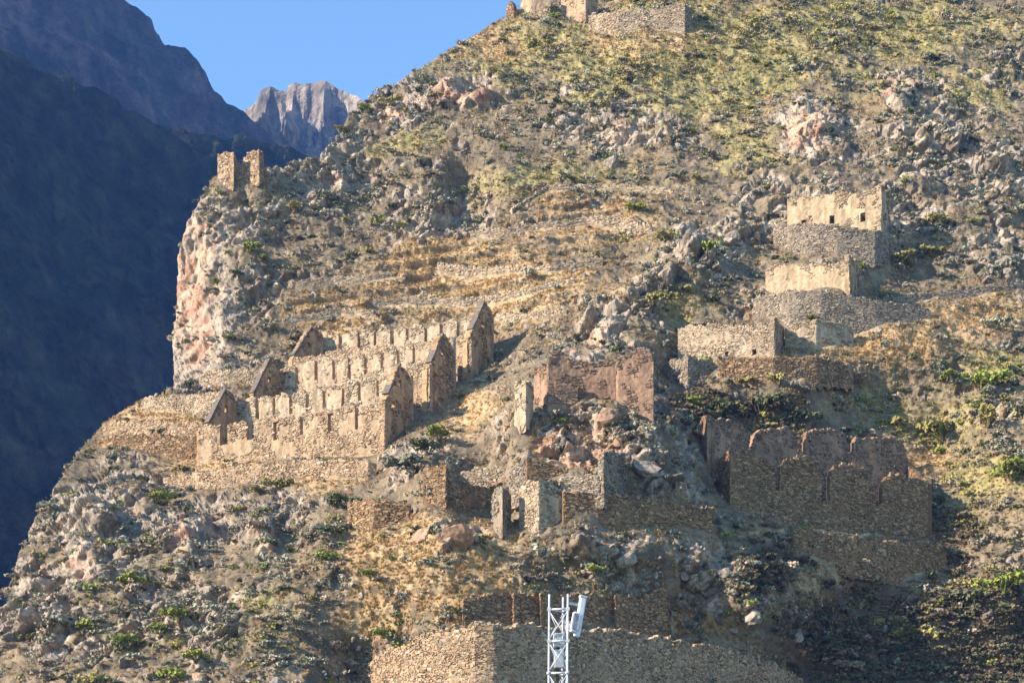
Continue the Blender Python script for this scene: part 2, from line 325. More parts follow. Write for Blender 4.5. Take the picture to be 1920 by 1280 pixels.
# farming terraces on the mid slope
FT = [("highest farming terrace wall, below the olive scrub slope", [(960, 396), (1026, 351), (1130, 347), (1260, 357), (1300, 352)], 8),
      ("farming terrace wall curving round at the green shrub on the mid slope", [(882, 438), (950, 432), (1026, 421), (1100, 412), (1163, 410), (1222, 428)], 11),
      ("farming terrace wall crossing the middle of the straw slope", [(820, 497), (923, 506), (1033, 502), (1130, 486)], 10),
      ("longest farming terrace wall, above the uppermost gabled storehouse", [(700, 566), (760, 560), (820, 562), (890, 561), (992, 544), (1078, 524)], 9),
      ("farming terrace wall beside the tip of the uppermost gable", [(930, 592), (1000, 590), (1062, 585)], 10),
      ("small farming terrace wall under the rocky spur, left on the straw slope", [(556, 530), (620, 524), (690, 519), (740, 512)], 9),
      ("lowest farming terrace wall on the left, near the smallest gable", [(530, 600), (580, 592), (640, 580), (700, 585)], 9)]
for lab, pl, h in FT:
    BUILD.append(("terrace_wall", lab, "stone wall", "terrace walls", [('wall', wall('a', [(u, None) for u, v in pl], [(u, v - h / 2) for u, v in pl], [(u, v + h / 2) for u, v in pl], 'pale', 0.9, cover=0.8, cell=0.3))]))
# watch-post ruin on the cliff edge and summit ruins
BUILD.append(("watchtower_ruin", "two broken stone stubs of a lookout on the edge of the cliff", "ruin", None, [
    ('left_stub', wall('w1', [(408, 405), (438, 402), (444, 406)], [(408, 290), (414, 286), (430, 287), (440, 291), (444, 300)], [(408, 336), (438, 338), (444, 336)], 'tan', 1.5, cover=0.9)),
    ('low_wall', wall('w2', [(440, 405), (460, 405)], [(440, 302), (450, 306), (460, 302)], [(440, 336), (460, 334)], 'tan', 1.0, cover=0.9)),
    ('right_stub', wall('w3', [(457, 405), (486, 402), (494, 406)], [(457, 294), (464, 288), (476, 284), (488, 283), (494, 290)], [(457, 330), (486, 328), (494, 324)], 'tan', 1.5, cover=0.9))]))
BUILD.append(("summit_ruin", "cut-off pinkish ruin on the summit, its top beyond the picture edge", "ruin", None, [
    ('left_wall', wall('s1', [(976, 478), (997, 471), (1032, 471)], [(976, -2), (984, -10), (1010, -14), (1032, -12)], [(976, 30), (997, 30), (1032, 26)], 'tan', 1.5, cover=0.35)),
    ('right_wall', wall('s2', [(1052, 474), (1098, 470), (1121, 478)], [(1052, -12), (1080, -14), (1098, -10), (1121, 0)], [(1052, 24), (1098, 26), (1121, 24)], 'tan', 1.5, cover=0.35)),
    ('middle_wall', wall('s3', [(1028, 477), (1056, 476)], [(1028, -10), (1056, -10)], [(1028, 28), (1056, 28)], 'grey', 1.0, cover=0.8, pads=False))]))
BUILD.append(("summit_pillar", "lone stone stump on the skyline left of the summit ruin", "ruin", None, [
    ('pillar', wall('s0', [(949, 474), (964, 472)], [(949, 22), (953, 8), (957, 3), (961, 8), (964, 24)], [(949, 34), (964, 34)], 'brown', 1.6, cover=0.9))]))
terr("long pale retaining wall just below the summit ruin", [(1104, 466), (1160, 460), (1284, 456), (1297, 462)], [(1104, 28), (1150, 22), (1220, 16), (1284, 8), (1297, 14)], [(1104, 56), (1160, 54), (1284, 46), (1297, 40)], 'pale')

# ------------------------------------------------------------------ terrain: depth field
CTRL = [(0,1280,268),(300,1280,258),(600,1280,256),(1580,1280,296),(1650,1280,302),(1800,1280,304),(1920,1280,304),(2100,1280,300),(-200,1280,292),
 (50,1130,287),(300,1100,280),(600,1100,270),(850,1100,264),(1050,1060,271),(1420,1110,284),(1520,1130,296),(1600,1110,310),(1800,1120,314),(1920,1120,314),(2100,1100,308),
 (130,950,312),(300,980,301),(500,960,297),(700,1010,277),(880,1010,270),(1060,1010,269),(1200,1030,277),(1340,1040,283),(1410,1040,287),(1900,980,318),(2100,950,312),
 (220,880,330),(800,860,290),(880,830,306),(905,878,298),(900,1060,267),(1246,850,288),(1278,900,288),(1300,1010,283),(1860,860,330),(2100,850,322),
 (1236,815,290),(780,820,317),(860,760,338),(920,750,318),(940,700,346),(1262,765,318),(1100,800,291),(1000,810,291),(1180,820,288),(1400,750,337),(1600,760,345),(1750,850,342),(1800,760,342),(2000,750,338),
 (1100,640,348),(1230,640,345),(1000,645,352),(1600,720,347),(1800,680,350),(2000,660,354),
 (340,722,368),(640,640,378),(750,606,380),(1100,590,355),(1200,560,360),(1900,590,363),(2100,540,367),
 (700,540,388),(560,560,388),(1000,520,376),(1320,520,366),(1800,430,382),(2050,420,388),(1300,430,381),(1100,450,387),(900,460,394),(700,450,402),(500,450,398),(345,480,399),(334,600,394),(328,700,380),(430,600,384),(440,490,393),(400,690,373),
 (560,310,412),(640,290,420),(800,320,416),(1000,300,416),(1200,300,413),(1500,280,408),(1700,260,412),(1900,260,420),(2100,250,424),
 (700,170,448),(850,150,450),(1000,150,447),(1300,150,442),(1600,150,441),(1900,150,447),(920,50,472),(1500,0,475),(1900,0,480),(1000,-150,520),(1500,-150,520),(1900,-150,522),(2100,0,482),
 (2350,-150,524),(2350,400,394),(2350,900,322),(2350,1280,300),(100,700,376),(200,400,412),(400,200,434),(600,0,474),(600,-150,520),(-200,1000,330),(-200,400,436),
 (0,1700,222),(900,1700,212),(1500,1700,240),(2300,1700,238),(0,1500,245),(900,1500,230),(1500,1500,264),(2300,1500,258),(-300,1700,235),(-300,1500,262)]

def base_v(w, u):
    return float(np.interp(u, [b[0] for b in w['base']], [b[1] for b in w['base']]))

for w in WALLS:
    if w['plan'][0][1] is None or not w['pads']: continue
    us = [p[0] for p in w['plan']]; ds = [p[1] for p in w['plan']]
    n = max(2, int((us[-1] - us[0]) / 70) + 1)
    for u in np.linspace(us[0], us[-1], n):
        CTRL.append((u, base_v(w, u), float(np.interp(u, us, ds)) + 0.3))
# thin out controls that nearly coincide
kept = []
for c in reversed(CTRL):
    if all((c[0] - k[0]) ** 2 + (c[1] - k[1]) ** 2 > 14 ** 2 for k in kept): kept.append(c)
C = np.array(kept, float)

def tps(r2): return 0.5 * r2 * np.log(r2 + 1e-9)
S = 400.0
X = C[:, :2] / S; n = len(C)
K = tps(((X[:, None] - X[None]) ** 2).sum(-1)) + np.eye(n) * 2e-3
A = np.zeros((n + 3, n + 3)); A[:n, :n] = K; A[:n, n] = 1; A[:n, n + 1:] = X; A[n, :n] = 1; A[n + 1:, :n] = X.T
sol = np.linalg.solve(A, np.concatenate([C[:, 2], np.zeros(3)]))
# coarse table then bilinear
GU = np.arange(-480, 2560, 10.0); GV = np.arange(-360, 1900, 10.0)
gu, gv = np.meshgrid(GU, GV); q = np.stack([gu.ravel(), gv.ravel()], 1) / S
tab = np.zeros(len(q))
for a in range(0, len(q), 8000):
    qq = q[a:a + 8000]
    tab[a:a + 8000] = tps(((qq[:, None] - X[None]) ** 2).sum(-1)) @ sol[:n] + sol[n] + qq @ sol[n + 1:]
tab = tab.reshape(gu.shape)
def D0(u, v):
    u = np.asarray(u, float); v = np.asarray(v, float)
    a = np.clip((u - GU[0]) / 10, 0, len(GU) - 1.001); b = np.clip((v - GV[0]) / 10, 0, len(GV) - 1.001)
    i = a.astype(int); j = b.astype(int); s = a - i; t = b - j
    return (tab[j, i] * (1 - s) + tab[j, i + 1] * s) * (1 - t) + (tab[j + 1, i] * (1 - s) + tab[j + 1, i + 1] * s) * t

for w in WALLS:      # walls that simply follow the slope
    if w['plan'][0][1] is None:
        w['plan'] = [(u, float(D0(u, base_v(w, u))) - 0.5) for u, _ in w['plan']]

# rock ribs and gullies: (u, v, su, sv, metres towards (-) or away from (+) the eye)
BUMPS = [(1515,235,60,55,-7),(1600,250,35,60,5),(1690,165,45,35,-5),(1745,180,30,40,4),(1740,250,50,60,-5),(1810,250,30,50,5),(780,390,55,60,-6),(870,345,38,60,7),(950,330,40,45,-4),
 (1160,235,45,30,-4),(1245,245,50,32,-5),(1300,250,25,30,3),(840,170,60,26,-5),(940,165,40,30,-4),(820,190,30,16,-3),(430,420,55,60,-1),(530,430,40,70,1.5),(620,340,60,60,-2),(700,330,30,50,3),
 (1450,360,45,35,-4),(1380,420,45,40,-5),(1300,480,45,40,-5),(1210,545,45,40,-6),(1130,610,40,45,-5),(1260,600,40,40,3),(1160,460,40,40,3),(420,600,30,60,-2),(470,520,35,60,-3),
 (350,990,35,50,-5),(410,980,25,50,4),(480,980,32,45,-5),(540,985,22,45,4),(600,980,35,40,-4),(170,1000,35,60,-4),(240,980,25,60,3),(60,1150,40,90,-3),(270,900,45,40,-4),(780,860,30,45,-4),(770,870,25,30,-2),
 (820,990,40,30,-4),(880,975,30,25,2),(1200,1030,45,30,-2),(1120,1030,40,25,-1.5),(1280,1040,40,35,-2),(1410,1110,40,45,-5),(1780,240,30,40,-3),
 (1870,330,50,50,-4),(1720,340,40,30,-4),(1860,500,50,50,-3),(1560,1210,60,50,-3),(1750,1190,60,60,-3),(1880,1130,50,60,-5),(1330,800,40,40,3),(1300,930,40,35,-2),(1470,1200,50,30,-2)]

OUT = [(-330,1900),(-250,1760),(-150,1500),(-80,1330),(-40,1230),(0,1148),(24,1062),(48,1003),(75,955),(98,915),(140,858),(160,832),(196,792),(264,752),(300,742),(326,722),(326,640),(330,560),(336,480),(347,430),(370,378),(394,344),(408,325),(494,312),(522,304),(560,302),(600,288),(626,262),(650,225),(680,192),(720,164),(760,143),(800,122),(850,92),(900,62),(950,32),(975,20),(1000,-20),(1060,-100),(1150,-330)]
def outside_dist(u, v):
    """distance in pixels outside the hill's outline (0 inside)"""
    inside_v = np.zeros(len(u), bool)
    x = np.array([p[0] for p in OUT], float); y = np.array([p[1] for p in OUT], float)
    # crossing test to the right of the outline
    poly = OUT + [(4000, -330), (4000, 1900)]
    inside = np.zeros(len(u), bool)
    for (x1, y1), (x2, y2) in zip(poly, poly[1:] + poly[:1]):
        if y1 == y2: continue
        c = ((y1 > v) != (y2 > v)) & (u < (x2 - x1) * (v - y1) / (y2 - y1) + x1)
        inside ^= c
    d = np.full(len(u), 1e9)
    for (x1, y1), (x2, y2) in zip(OUT[:-1], OUT[1:]):
        ex, ey = x2 - x1, y2 - y1; t = np.clip(((u - x1) * ex + (v - y1) * ey) / (ex * ex + ey * ey), 0, 1)
        d = np.minimum(d, np.hypot(u - x1 - t * ex, v - y1 - t * ey))
    return np.where(inside, 0, d), np.where(inside, d, 0)

ST = 2.4
pu = np.concatenate([np.arange(-330, -40, 14.0), np.arange(-40, 2110, ST), np.arange(2118, 2500, 14.0)])
pv = np.concatenate([np.arange(-200, -30, 12.0), np.arange(-30, 1300, ST), np.arange(1306, 1790, 12.0)])
UU, VV = np.meshgrid(pu, pv); NU, NV = len(pu), len(pv)
u = UU.ravel(); v = VV.ravel()
D = D0(u, v)
calm0 = np.ones(len(u))
for (bu, bv, su, sv, am) in BUMPS:
    D = D + 1.35 * am * np.exp(-((u - bu) / su) ** 2 - ((v - bv) / sv) ** 2)
od, idist = outside_dist(u, v)
E = 9.0 * (np.sqrt(od ** 2 + 36) - 6) * D / F
POS = np.stack([(u - CX) / F * D, D + E, (H0 - v) / F * D], 1)

def grid_normals(Pos):
    G = Pos.reshape(NV, NU, 3)
    du = np.gradient(G, axis=1); dv = np.gradient(G, axis=0)
    N = np.cross(dv, du); N /= np.linalg.norm(N, axis=2, keepdims=True) + 1e-9
    N = N.reshape(-1, 3)
    return np.where((N[:, 1:2] > 0), -N, N) if False else N
NRM = grid_normals(POS)
if NRM[:, 1].mean() > 0: NRM = -NRM

# region painting (weights by place on the hill)
def blob(items):
    r = np.zeros(len(u))
    for (bu, bv, su, sv, a) in items: r = np.maximum(r, a * np.exp(-((u - bu) / su) ** 2 - ((v - bv) / sv) ** 2)) if a > 0 else r * (1 + a * np.exp(-((u - bu) / su) ** 2 - ((v - bv) / sv) ** 2))
    return r
n_big = fbm(POS / 22.0, 3, 3); n_mid = fbm(POS / 7.0, 4, 11); n_small = fbm(POS / 2.2, 3, 23)
ROCKB = [(430,400,90,80,1),(350,560,45,190,1.2),(520,300,90,60,.9),(640,330,110,90,1),(820,400,120,80,.95),(880,170,130,40,1),(730,200,60,40,.9),(1180,240,120,45,.95),(1515,235,75,65,1.2),(1690,165,60,50,1),(1750,260,80,80,1),(1860,330,70,80,.8),
 (1450,370,80,60,1),(1340,450,80,60,1),(1230,530,70,60,1),(1130,610,60,60,1),(470,560,70,90,.9),(180,960,110,120,.95),(80,1150,100,150,.95),(420,970,200,75,1),(300,1130,200,130,.75),(1100,815,150,65,1.6),(860,980,110,50,.7),(1220,1050,130,70,1),
 (1420,1110,70,60,1),(1540,600,90,50,1),(1300,700,50,40,.8),(1700,380,70,50,.8),(780,860,60,60,.7),(1230,890,60,60,.9),(1290,860,50,80,.9),(1870,480,90,80,.7),(1800,760,110,70,.5),(1540,1220,120,70,.9),(1330,1050,80,60,.9),(420,670,70,50,.6),(600,660,60,40,.3),(1900,130,80,60,.8)]
STRAWB = [(900,530,260,90,1),(620,590,110,60,.9),(1080,420,160,60,.9),(300,785,130,40,1.1),(420,870,110,25,.9),(780,1050,150,80,1),(900,1130,120,60,.9),(1650,640,200,45,1),(1850,590,120,40,.9),(1720,860,60,22,1.2),(880,760,80,60,.8),(700,1150,80,60,.7),(1130,870,60,20,.4),
 (900,80,120,40,.8),(1200,70,150,40,.7),(1450,680,120,25,.8),(1300,1170,150,25,.7),(1000,1270,150,25,.9),(600,900,150,20,.6),(1550,1080,200,40,.6),(1560,1000,160,15,.7)]
OLIVEB = [(1300,100,400,120,1),(1650,60,250,70,1),(1000,100,150,70,.9),(1050,330,160,50,.7),(1400,260,80,60,.8),(760,270,90,40,.5),(1820,170,120,60,.7),(1750,800,160,80,.8),(1850,900,90,80,.7),(1620,760,100,40,.6),(1250,560,60,60,.5),(450,1150,200,100,.4),(650,1000,100,60,.4),(1870,700,90,60,.7)]
TANB = [(360,560,60,180,.85),(1510,245,45,50,1.2),(880,175,110,28,1.0),(740,205,60,30,.8),(1170,240,40,30,.9),(1690,160,40,25,.9),(1090,830,110,50,1.1),(840,985,60,30,1.2),(760,1020,60,40,.7),(340,1000,40,50,.7),(490,1000,40,40,.7),(150,1060,40,70,.7),(1120,620,25,45,1.0),(60,1130,40,80,.6),(1560,640,60,25,.6),(1230,1050,60,40,.5),(1420,1090,50,40,.6),(1740,250,50,45,.5),(600,330,60,50,.5)]
rock = np.clip(blob(ROCKB) * 1.0 + 0.55 * n_big + 0.75 * n_mid + 0.12, 0, 1.6)
straw = np.clip(blob(STRAWB) + 0.5 * fbm(POS / 12.0, 3, 31), 0, 1.5)
olive = np.clip(blob(OLIVEB) + 0.5 * fbm(POS / 9.0, 3, 41), 0, 1.5)
tan = np.clip(blob(TANB) * 1.1 + 0.55 * fbm(POS / 5.0, 3, 51) - 0.1, 0, 1.3)
n_patch = fbm(POS / 3.6, 3, 91)
rockw = sstep(0.38, 0.72, 1.15 * rock - 0.42 * straw - 0.30 * olive + 0.28 * n_small + 0.6 * n_patch)

# strata: rock beds dip down to the left
ang = math.radians(38); ca, sa = math.cos(ang), math.sin(ang)
QX = POS[:, 0] * ca + POS[:, 2] * sa; QZ = -POS[:, 0] * sa + POS[:, 2] * ca
QW = np.stack([QX + 1.2 * n_mid, POS[:, 1], QZ + 0.8 * n_mid], 1)
f1, f2, cid, off = worley(QW / np.array([7.6, 5.2, 3.4]), 5)
fd1 = np.clip((f2 - f1) * 3.2, 0, 1)
blk = ((cid[:, 0] - 0.5) * 1.7 + ((cid - 0.5) * off).sum(1) * 3.4) * fd1 + .8 * np.clip((f2 - f1) * 1.9, 0, 1) ** 0.7 - 1.1 - 0.6 * np.exp(-((f2 - f1) / .08) ** 2)
g1_, g2_, cid2, off2 = worley(QW / np.array([2.9, 2.0, 1.15]) + 9.1, 15)
blk2 = ((cid2[:, 0] - 0.5) * 0.7 + ((cid2 - 0.5) * off2).sum(1) * 1.9) * np.clip((g2_ - g1_) * 4.0, 0, 1) + 0.3 * np.clip((g2_ - g1_) * 1.9, 0, 1) ** 0.7 - 0.5 - 0.35 * np.exp(-((g2_ - g1_) / .09) ** 2)
h1_, h2_, cid3, off3 = worley(POS / 0.85 + 4.4, 25)
blk3 = (cid3[:, 0] - 0.5) * 0.30 + ((cid3 - 0.5) * off3).sum(1) * 0.4

# walls in plan, to calm the ground and keep plants off
SEG = []
for w in WALLS:
    pts = [((a - CX) / F * d, d) for a, d in w['plan']]
    w['xy'] = pts
    for a, b in zip(pts[:-1], pts[1:]): SEG.append((a[0], a[1], b[0], b[1], (H0 - base_v(w, w['plan'][0][0])) / F * a[1]))
wd = np.full(len(u), 99.0)
for (x1, y1, x2, y2, zb) in SEG:
    ex, ey = x2 - x1, y2 - y1
    m = (POS[:, 0] > min(x1, x2) - 9) & (POS[:, 0] < max(x1, x2) + 9) & (POS[:, 1] > min(y1, y2) - 9) & (POS[:, 1] < max(y1, y2) + 9) & (np.abs(POS[:, 2] - zb) < 16)
    if not m.any(): continue
    px, py = POS[m, 0], POS[m, 1]
    t = np.clip(((px - x1) * ex + (py - y1) * ey) / (ex * ex + ey * ey + 1e-9), 0, 1)
    wd[m] = np.minimum(wd[m], np.hypot(px - x1 - t * ex, py - y1 - t * ey))
calm = 0.22 + 0.78 * sstep(0.6, 2.6, wd)
calmL = 0.10 + 0.90 * sstep(1.0, 9.0, wd)
rockw *= 0.15 + 0.85 * sstep(0.6, 2.5, wd)
edge = sstep(0, 30, idist)
disp = (1.9 * n_big * calmL + (1.3 * n_mid + 0.5 * n_small) * calm) * (0.45 + 0.55 * edge)
cliff = np.clip(blob([(362, 560, 72, 150, 1.7), (360, 440, 42, 60, 1.2), (400, 640, 50, 60, 1.0), (1510, 245, 52, 52, 1.3), (150, 1060, 30, 60, 1.0), (345, 1000, 30, 45, .9), (490, 1000, 30, 40, .8), (880, 175, 80, 20, .8), (1690, 165, 40, 25, .9), (1160, 235, 40, 25, .8), (1125, 620, 22, 45, .8)]) + .35 * n_patch, 0, 1)
F1b, F2b, cidb, offb = worley(QW / np.array([12.0, 11.0, 8.0]) + 3.3, 35)
crags = ((cidb[:, 0] - .5) * 4.2 + ((cidb - .5) * offb).sum(1) * 6.0) * np.clip((F2b - F1b) * 3.0, 0, 1) + 2.0 * np.clip((F2b - F1b) * 2.2, 0, 1) ** .7 - 1.4
crag_m = sstep(.45, 1.0, blob(ROCKB) + .35 * n_big) * calmL * (0.3 + 0.7 * edge) * (1 - sstep(.4, .9, straw))
disp += 1.25 * crags * crag_m * (1 - .6 * cliff)
sheer = fbm(np.stack([POS[:, 0] / 2.6, POS[:, 1] / 2.6, POS[:, 2] / 11.0], 1), 4, 93)
disp += rockw * (1 - cliff) * (blk * 1.2 + blk2 * 1.0 + blk3 * .7 + 0.5) * calm + cliff * (1.8 * sheer - .55 * sstep(.10, 0, np.abs(fbm(np.stack([POS[:, 0] / 1.5, POS[:, 1] / 1.5, POS[:, 2] / 8.0], 1), 3, 97))) + .15 * blk + .08 * blk2 + .6 * np.abs(fbm(POS / 3.0, 3, 95)))
rockw = np.maximum(rockw, cliff)
disp += (.16 * blk3 + .2 * fbm(POS / .8, 2, 79)) + (1 - rockw) * (0.22 * fbm(POS / 1.1, 2, 77) + 0.3 * np.clip(n_patch, 0, 1)) * (0.4 + 0.6 * calm)
dg_ = disp.reshape(NV, NU); k3 = dg_.copy()
k3[1:-1, 1:-1] = .48 * dg_[1:-1, 1:-1] + .09 * (dg_[:-2, 1:-1] + dg_[2:, 1:-1] + dg_[1:-1, :-2] + dg_[1:-1, 2:]) + .04 * (dg_[:-2, :-2] + dg_[2:, :-2] + dg_[:-2, 2:] + dg_[2:, 2:])
disp = k3.ravel()
DIR = NRM * .28 + np.array([0.0, -.72, 0.0]); DIR /= np.linalg.norm(DIR, axis=1, keepdims=True)
POS = POS + DIR * (1.3 * disp)[:, None]
# farming terraces: level treads and steep risers along the contours
terr_m = np.clip(blob([(900, 520, 230, 85, 1.3), (640, 570, 110, 60, 1.2), (1080, 420, 150, 60, 1.2), (1010, 360, 60, 30, .9), (300, 785, 110, 40, .7)]) - .35 * rockw + .15 * n_big, 0, 1) * sstep(.5, 2.5, wd)
th_ = (POS[:, 2] - .10 * POS[:, 0] + .7 * n_big + .25 * n_mid) / 4.3; tf_ = th_ - np.floor(th_)
ris = .34
POS[:, 1] += 4.6 * (np.clip((tf_ - ris) / (1 - ris), 0, 1) - tf_) * sstep(.3, .7, terr_m)
riser = sstep(.3, .7, terr_m) * sstep(ris + .03, ris - .05, tf_) * sstep(-.6, -.1, fbm(POS / 6.0, 2, 301))

# floors inside the ruins
def wpt(ui, d): return ((ui - CX) / F * d, d)
PADS = [([wpt(372,338.6), wpt(722,318.6), wpt(774,328), wpt(440,348)], 95.0), ([wpt(436,347), wpt(772,328), wpt(806,334.5), wpt(468,355.5)], 106.0),
        ([wpt(470,355.5), wpt(806,334.5), wpt(853,344), wpt(525,365)], 107.5), ([wpt(520,364.5), wpt(852,343.5), wpt(884,350.5), wpt(548,371.5)], 118.5),
        ([wpt(548,371.5), wpt(884,350.5), wpt(925,360), wpt(600,381)], 120.5),
        ([wpt(1001,297), wpt(1083,294.5), wpt(1225,292.5), wpt(1230,301), wpt(1001,302)], 93.5),
        ([wpt(1369,304), wpt(1740,323), wpt(1704,339), wpt(1420,319), wpt(1326,309)], 74.0),
        ([wpt(1476,384), wpt(1652,372.5), wpt(1660,376.5), wpt(1487,388)], 166), ([wpt(1435,365), wpt(1592,354.5), wpt(1602,358.5), wpt(1447,369)], 142.6), ([wpt(1271,351), wpt(1452,340.5), wpt(1461,344.5), wpt(1282,355)], 124)]
footprint = np.zeros(len(u), bool)
for poly, zf in PADS:
    ins = np.zeros(len(u), bool)
    for (x1, y1), (x2, y2) in zip(poly, poly[1:] + poly[:1]):
        if y1 == y2: continue
        ins ^= ((y1 > POS[:, 1]) != (y2 > POS[:, 1])) & (POS[:, 0] < (x2 - x1) * (POS[:, 1] - y1) / (y2 - y1) + x1)
    m = ins & (POS[:, 2] > zf)
    POS[m, 2] = zf + 0.15 * n_small[m]
    footprint |= ins
# fill behind terrace walls is left to the slope itself

# ground colour
nz = fbm(POS / 0.9, 2, 61); nz2 = fbm(POS / 3.1, 3, 71)
def L(*c): return lin(*c) * 0.60
def mixc(a, b, t): return a * (1 - t)[:, None] + b * t[:, None]
earth = mixc(np.tile(L(168, 148, 118), (len(u), 1)), np.tile(L(128, 114, 92), (len(u), 1)), sstep(-.4, .4, nz2))
strawc = mixc(np.tile(L(222, 190, 144), (len(u), 1)), np.tile(L(196, 162, 116), (len(u), 1)), sstep(-.35, .35, nz2))
olivec = mixc(np.tile(L(164, 154, 98), (len(u), 1)), np.tile(L(200, 180, 124), (len(u), 1)), sstep(-.3, .4, nz2 + nz * .4))
greyc = mixc(np.tile(L(210, 190, 164), (len(u), 1)), np.tile(L(154, 136, 116), (len(u), 1)), sstep(-.3, .45, nz2 * .7 + nz * .6 + (cid2[:, 1] - .5) * .5))
tanc = mixc(np.tile(L(222, 186, 154), (len(u), 1)), np.tile(L(196, 150, 120), (len(u), 1)), sstep(-.3, .4, nz2 + (cid[:, 1] - .5) * .6))
colr = mixc(earth, olivec, sstep(0.25, 0.7, olive + 0.3 * nz))
colr = mixc(colr, strawc, sstep(0.3, 0.7, straw + 0.25 * nz))
colr = mixc(colr, mixc(np.tile(L(196, 174, 144), (len(u), 1)), np.tile(L(142, 124, 102), (len(u), 1)), sstep(-.3, .3, nz)), .8 * riser)
rc = mixc(greyc, tanc, sstep(0.35, 0.75, tan + 0.25 * (cid2[:, 2] - .5) + 0.2 * nz))
rc *= (0.66 + 0.5 * cid2[:, 1] + .22 * cid3[:, 1])[:, None]
lich = sstep(.05, .4, fbm(POS / 2.6, 4, 401)) * (1 - .7 * cliff)
rc = mixc(rc, np.tile(L(112, 108, 98), (len(u), 1)), .5 * lich)
colr = mixc(colr, rc, sstep(0.25, 0.75, rockw + 0.2 * nz))
humus = np.clip(blob([(1640, 1200, 190, 110, 1.2), (1850, 1200, 130, 120, 1.2), (1440, 1060, 80, 60, .8), (1330, 760, 110, 45, .9), (1470, 780, 100, 40, .9), (1780, 1000, 60, 60, .7)]) + .4 * n_patch, 0, 1)  # patches of darker brown ground, also given denser, browner scrub
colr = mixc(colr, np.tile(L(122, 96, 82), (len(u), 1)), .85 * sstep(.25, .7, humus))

ii = np.arange(NU * NV).reshape(NV, NU)
Q = np.stack([ii[:-1, :-1].ravel(), ii[1:, :-1].ravel(), ii[1:, 1:].ravel(), ii[:-1, 1:].ravel()], 1)
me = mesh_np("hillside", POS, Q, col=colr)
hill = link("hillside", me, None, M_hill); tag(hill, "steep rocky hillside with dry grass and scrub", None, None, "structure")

# what the eye sees of the ground: nearest depth per 4 px cell
pd = POS[:, 1]; su_ = CX + F * POS[:, 0] / pd; sv_ = H0 - F * POS[:, 2] / pd
ZB = np.full((480, 640), 1e9)
bi = np.floor((sv_ + 320) / 4).astype(int); bj = np.floor((su_ + 320) / 4).astype(int)
ok = (bi >= 0) & (bi < 480) & (bj >= 0) & (bj < 640)
np.minimum.at(ZB, (bi[ok], bj[ok]), pd[ok])
seen = np.zeros(len(u), bool); seen[ok] = pd[ok] < ZB[bi[ok], bj[ok]] + 3.0
def on_ground(uu, vv):
    """index of the ground vertex seen at this place of the picture"""
    d2 = (su_ - uu) ** 2 + (sv_ - vv) ** 2
    c = np.where((d2 < 49) & seen)[0]
    if len(c) == 0: c = np.argsort(d2)[:4]
    return c[np.argmin(pd[c])]

# valley floor
gm = attr_mat("valley_floor", 0.2, 0.25, 0.3, 1.0)
gx = np.linspace(-4200, 4200, 61); gy = np.linspace(-2500, 5900, 51)
GXX, GYY = np.meshgrid(gx, gy); gp = np.stack([GXX.ravel(), GYY.ravel(), np.full(GXX.size, -1.7)], 1)
gi = np.arange(GXX.size).reshape(GXX.shape)
gq = np.stack([gi[:-1, :-1].ravel(), gi[:-1, 1:].ravel(), gi[1:, 1:].ravel(), gi[1:, :-1].ravel()], 1)
gcol = np.tile(lin(120, 112, 84) * .7, (len(gp), 1)) * (1 + .3 * vnoise(gp / 400, 5))[:, None]
tag(link("ground", mesh_np("ground", gp, gq, col=gcol), None, gm), "flat valley floor", None, None, "structure")

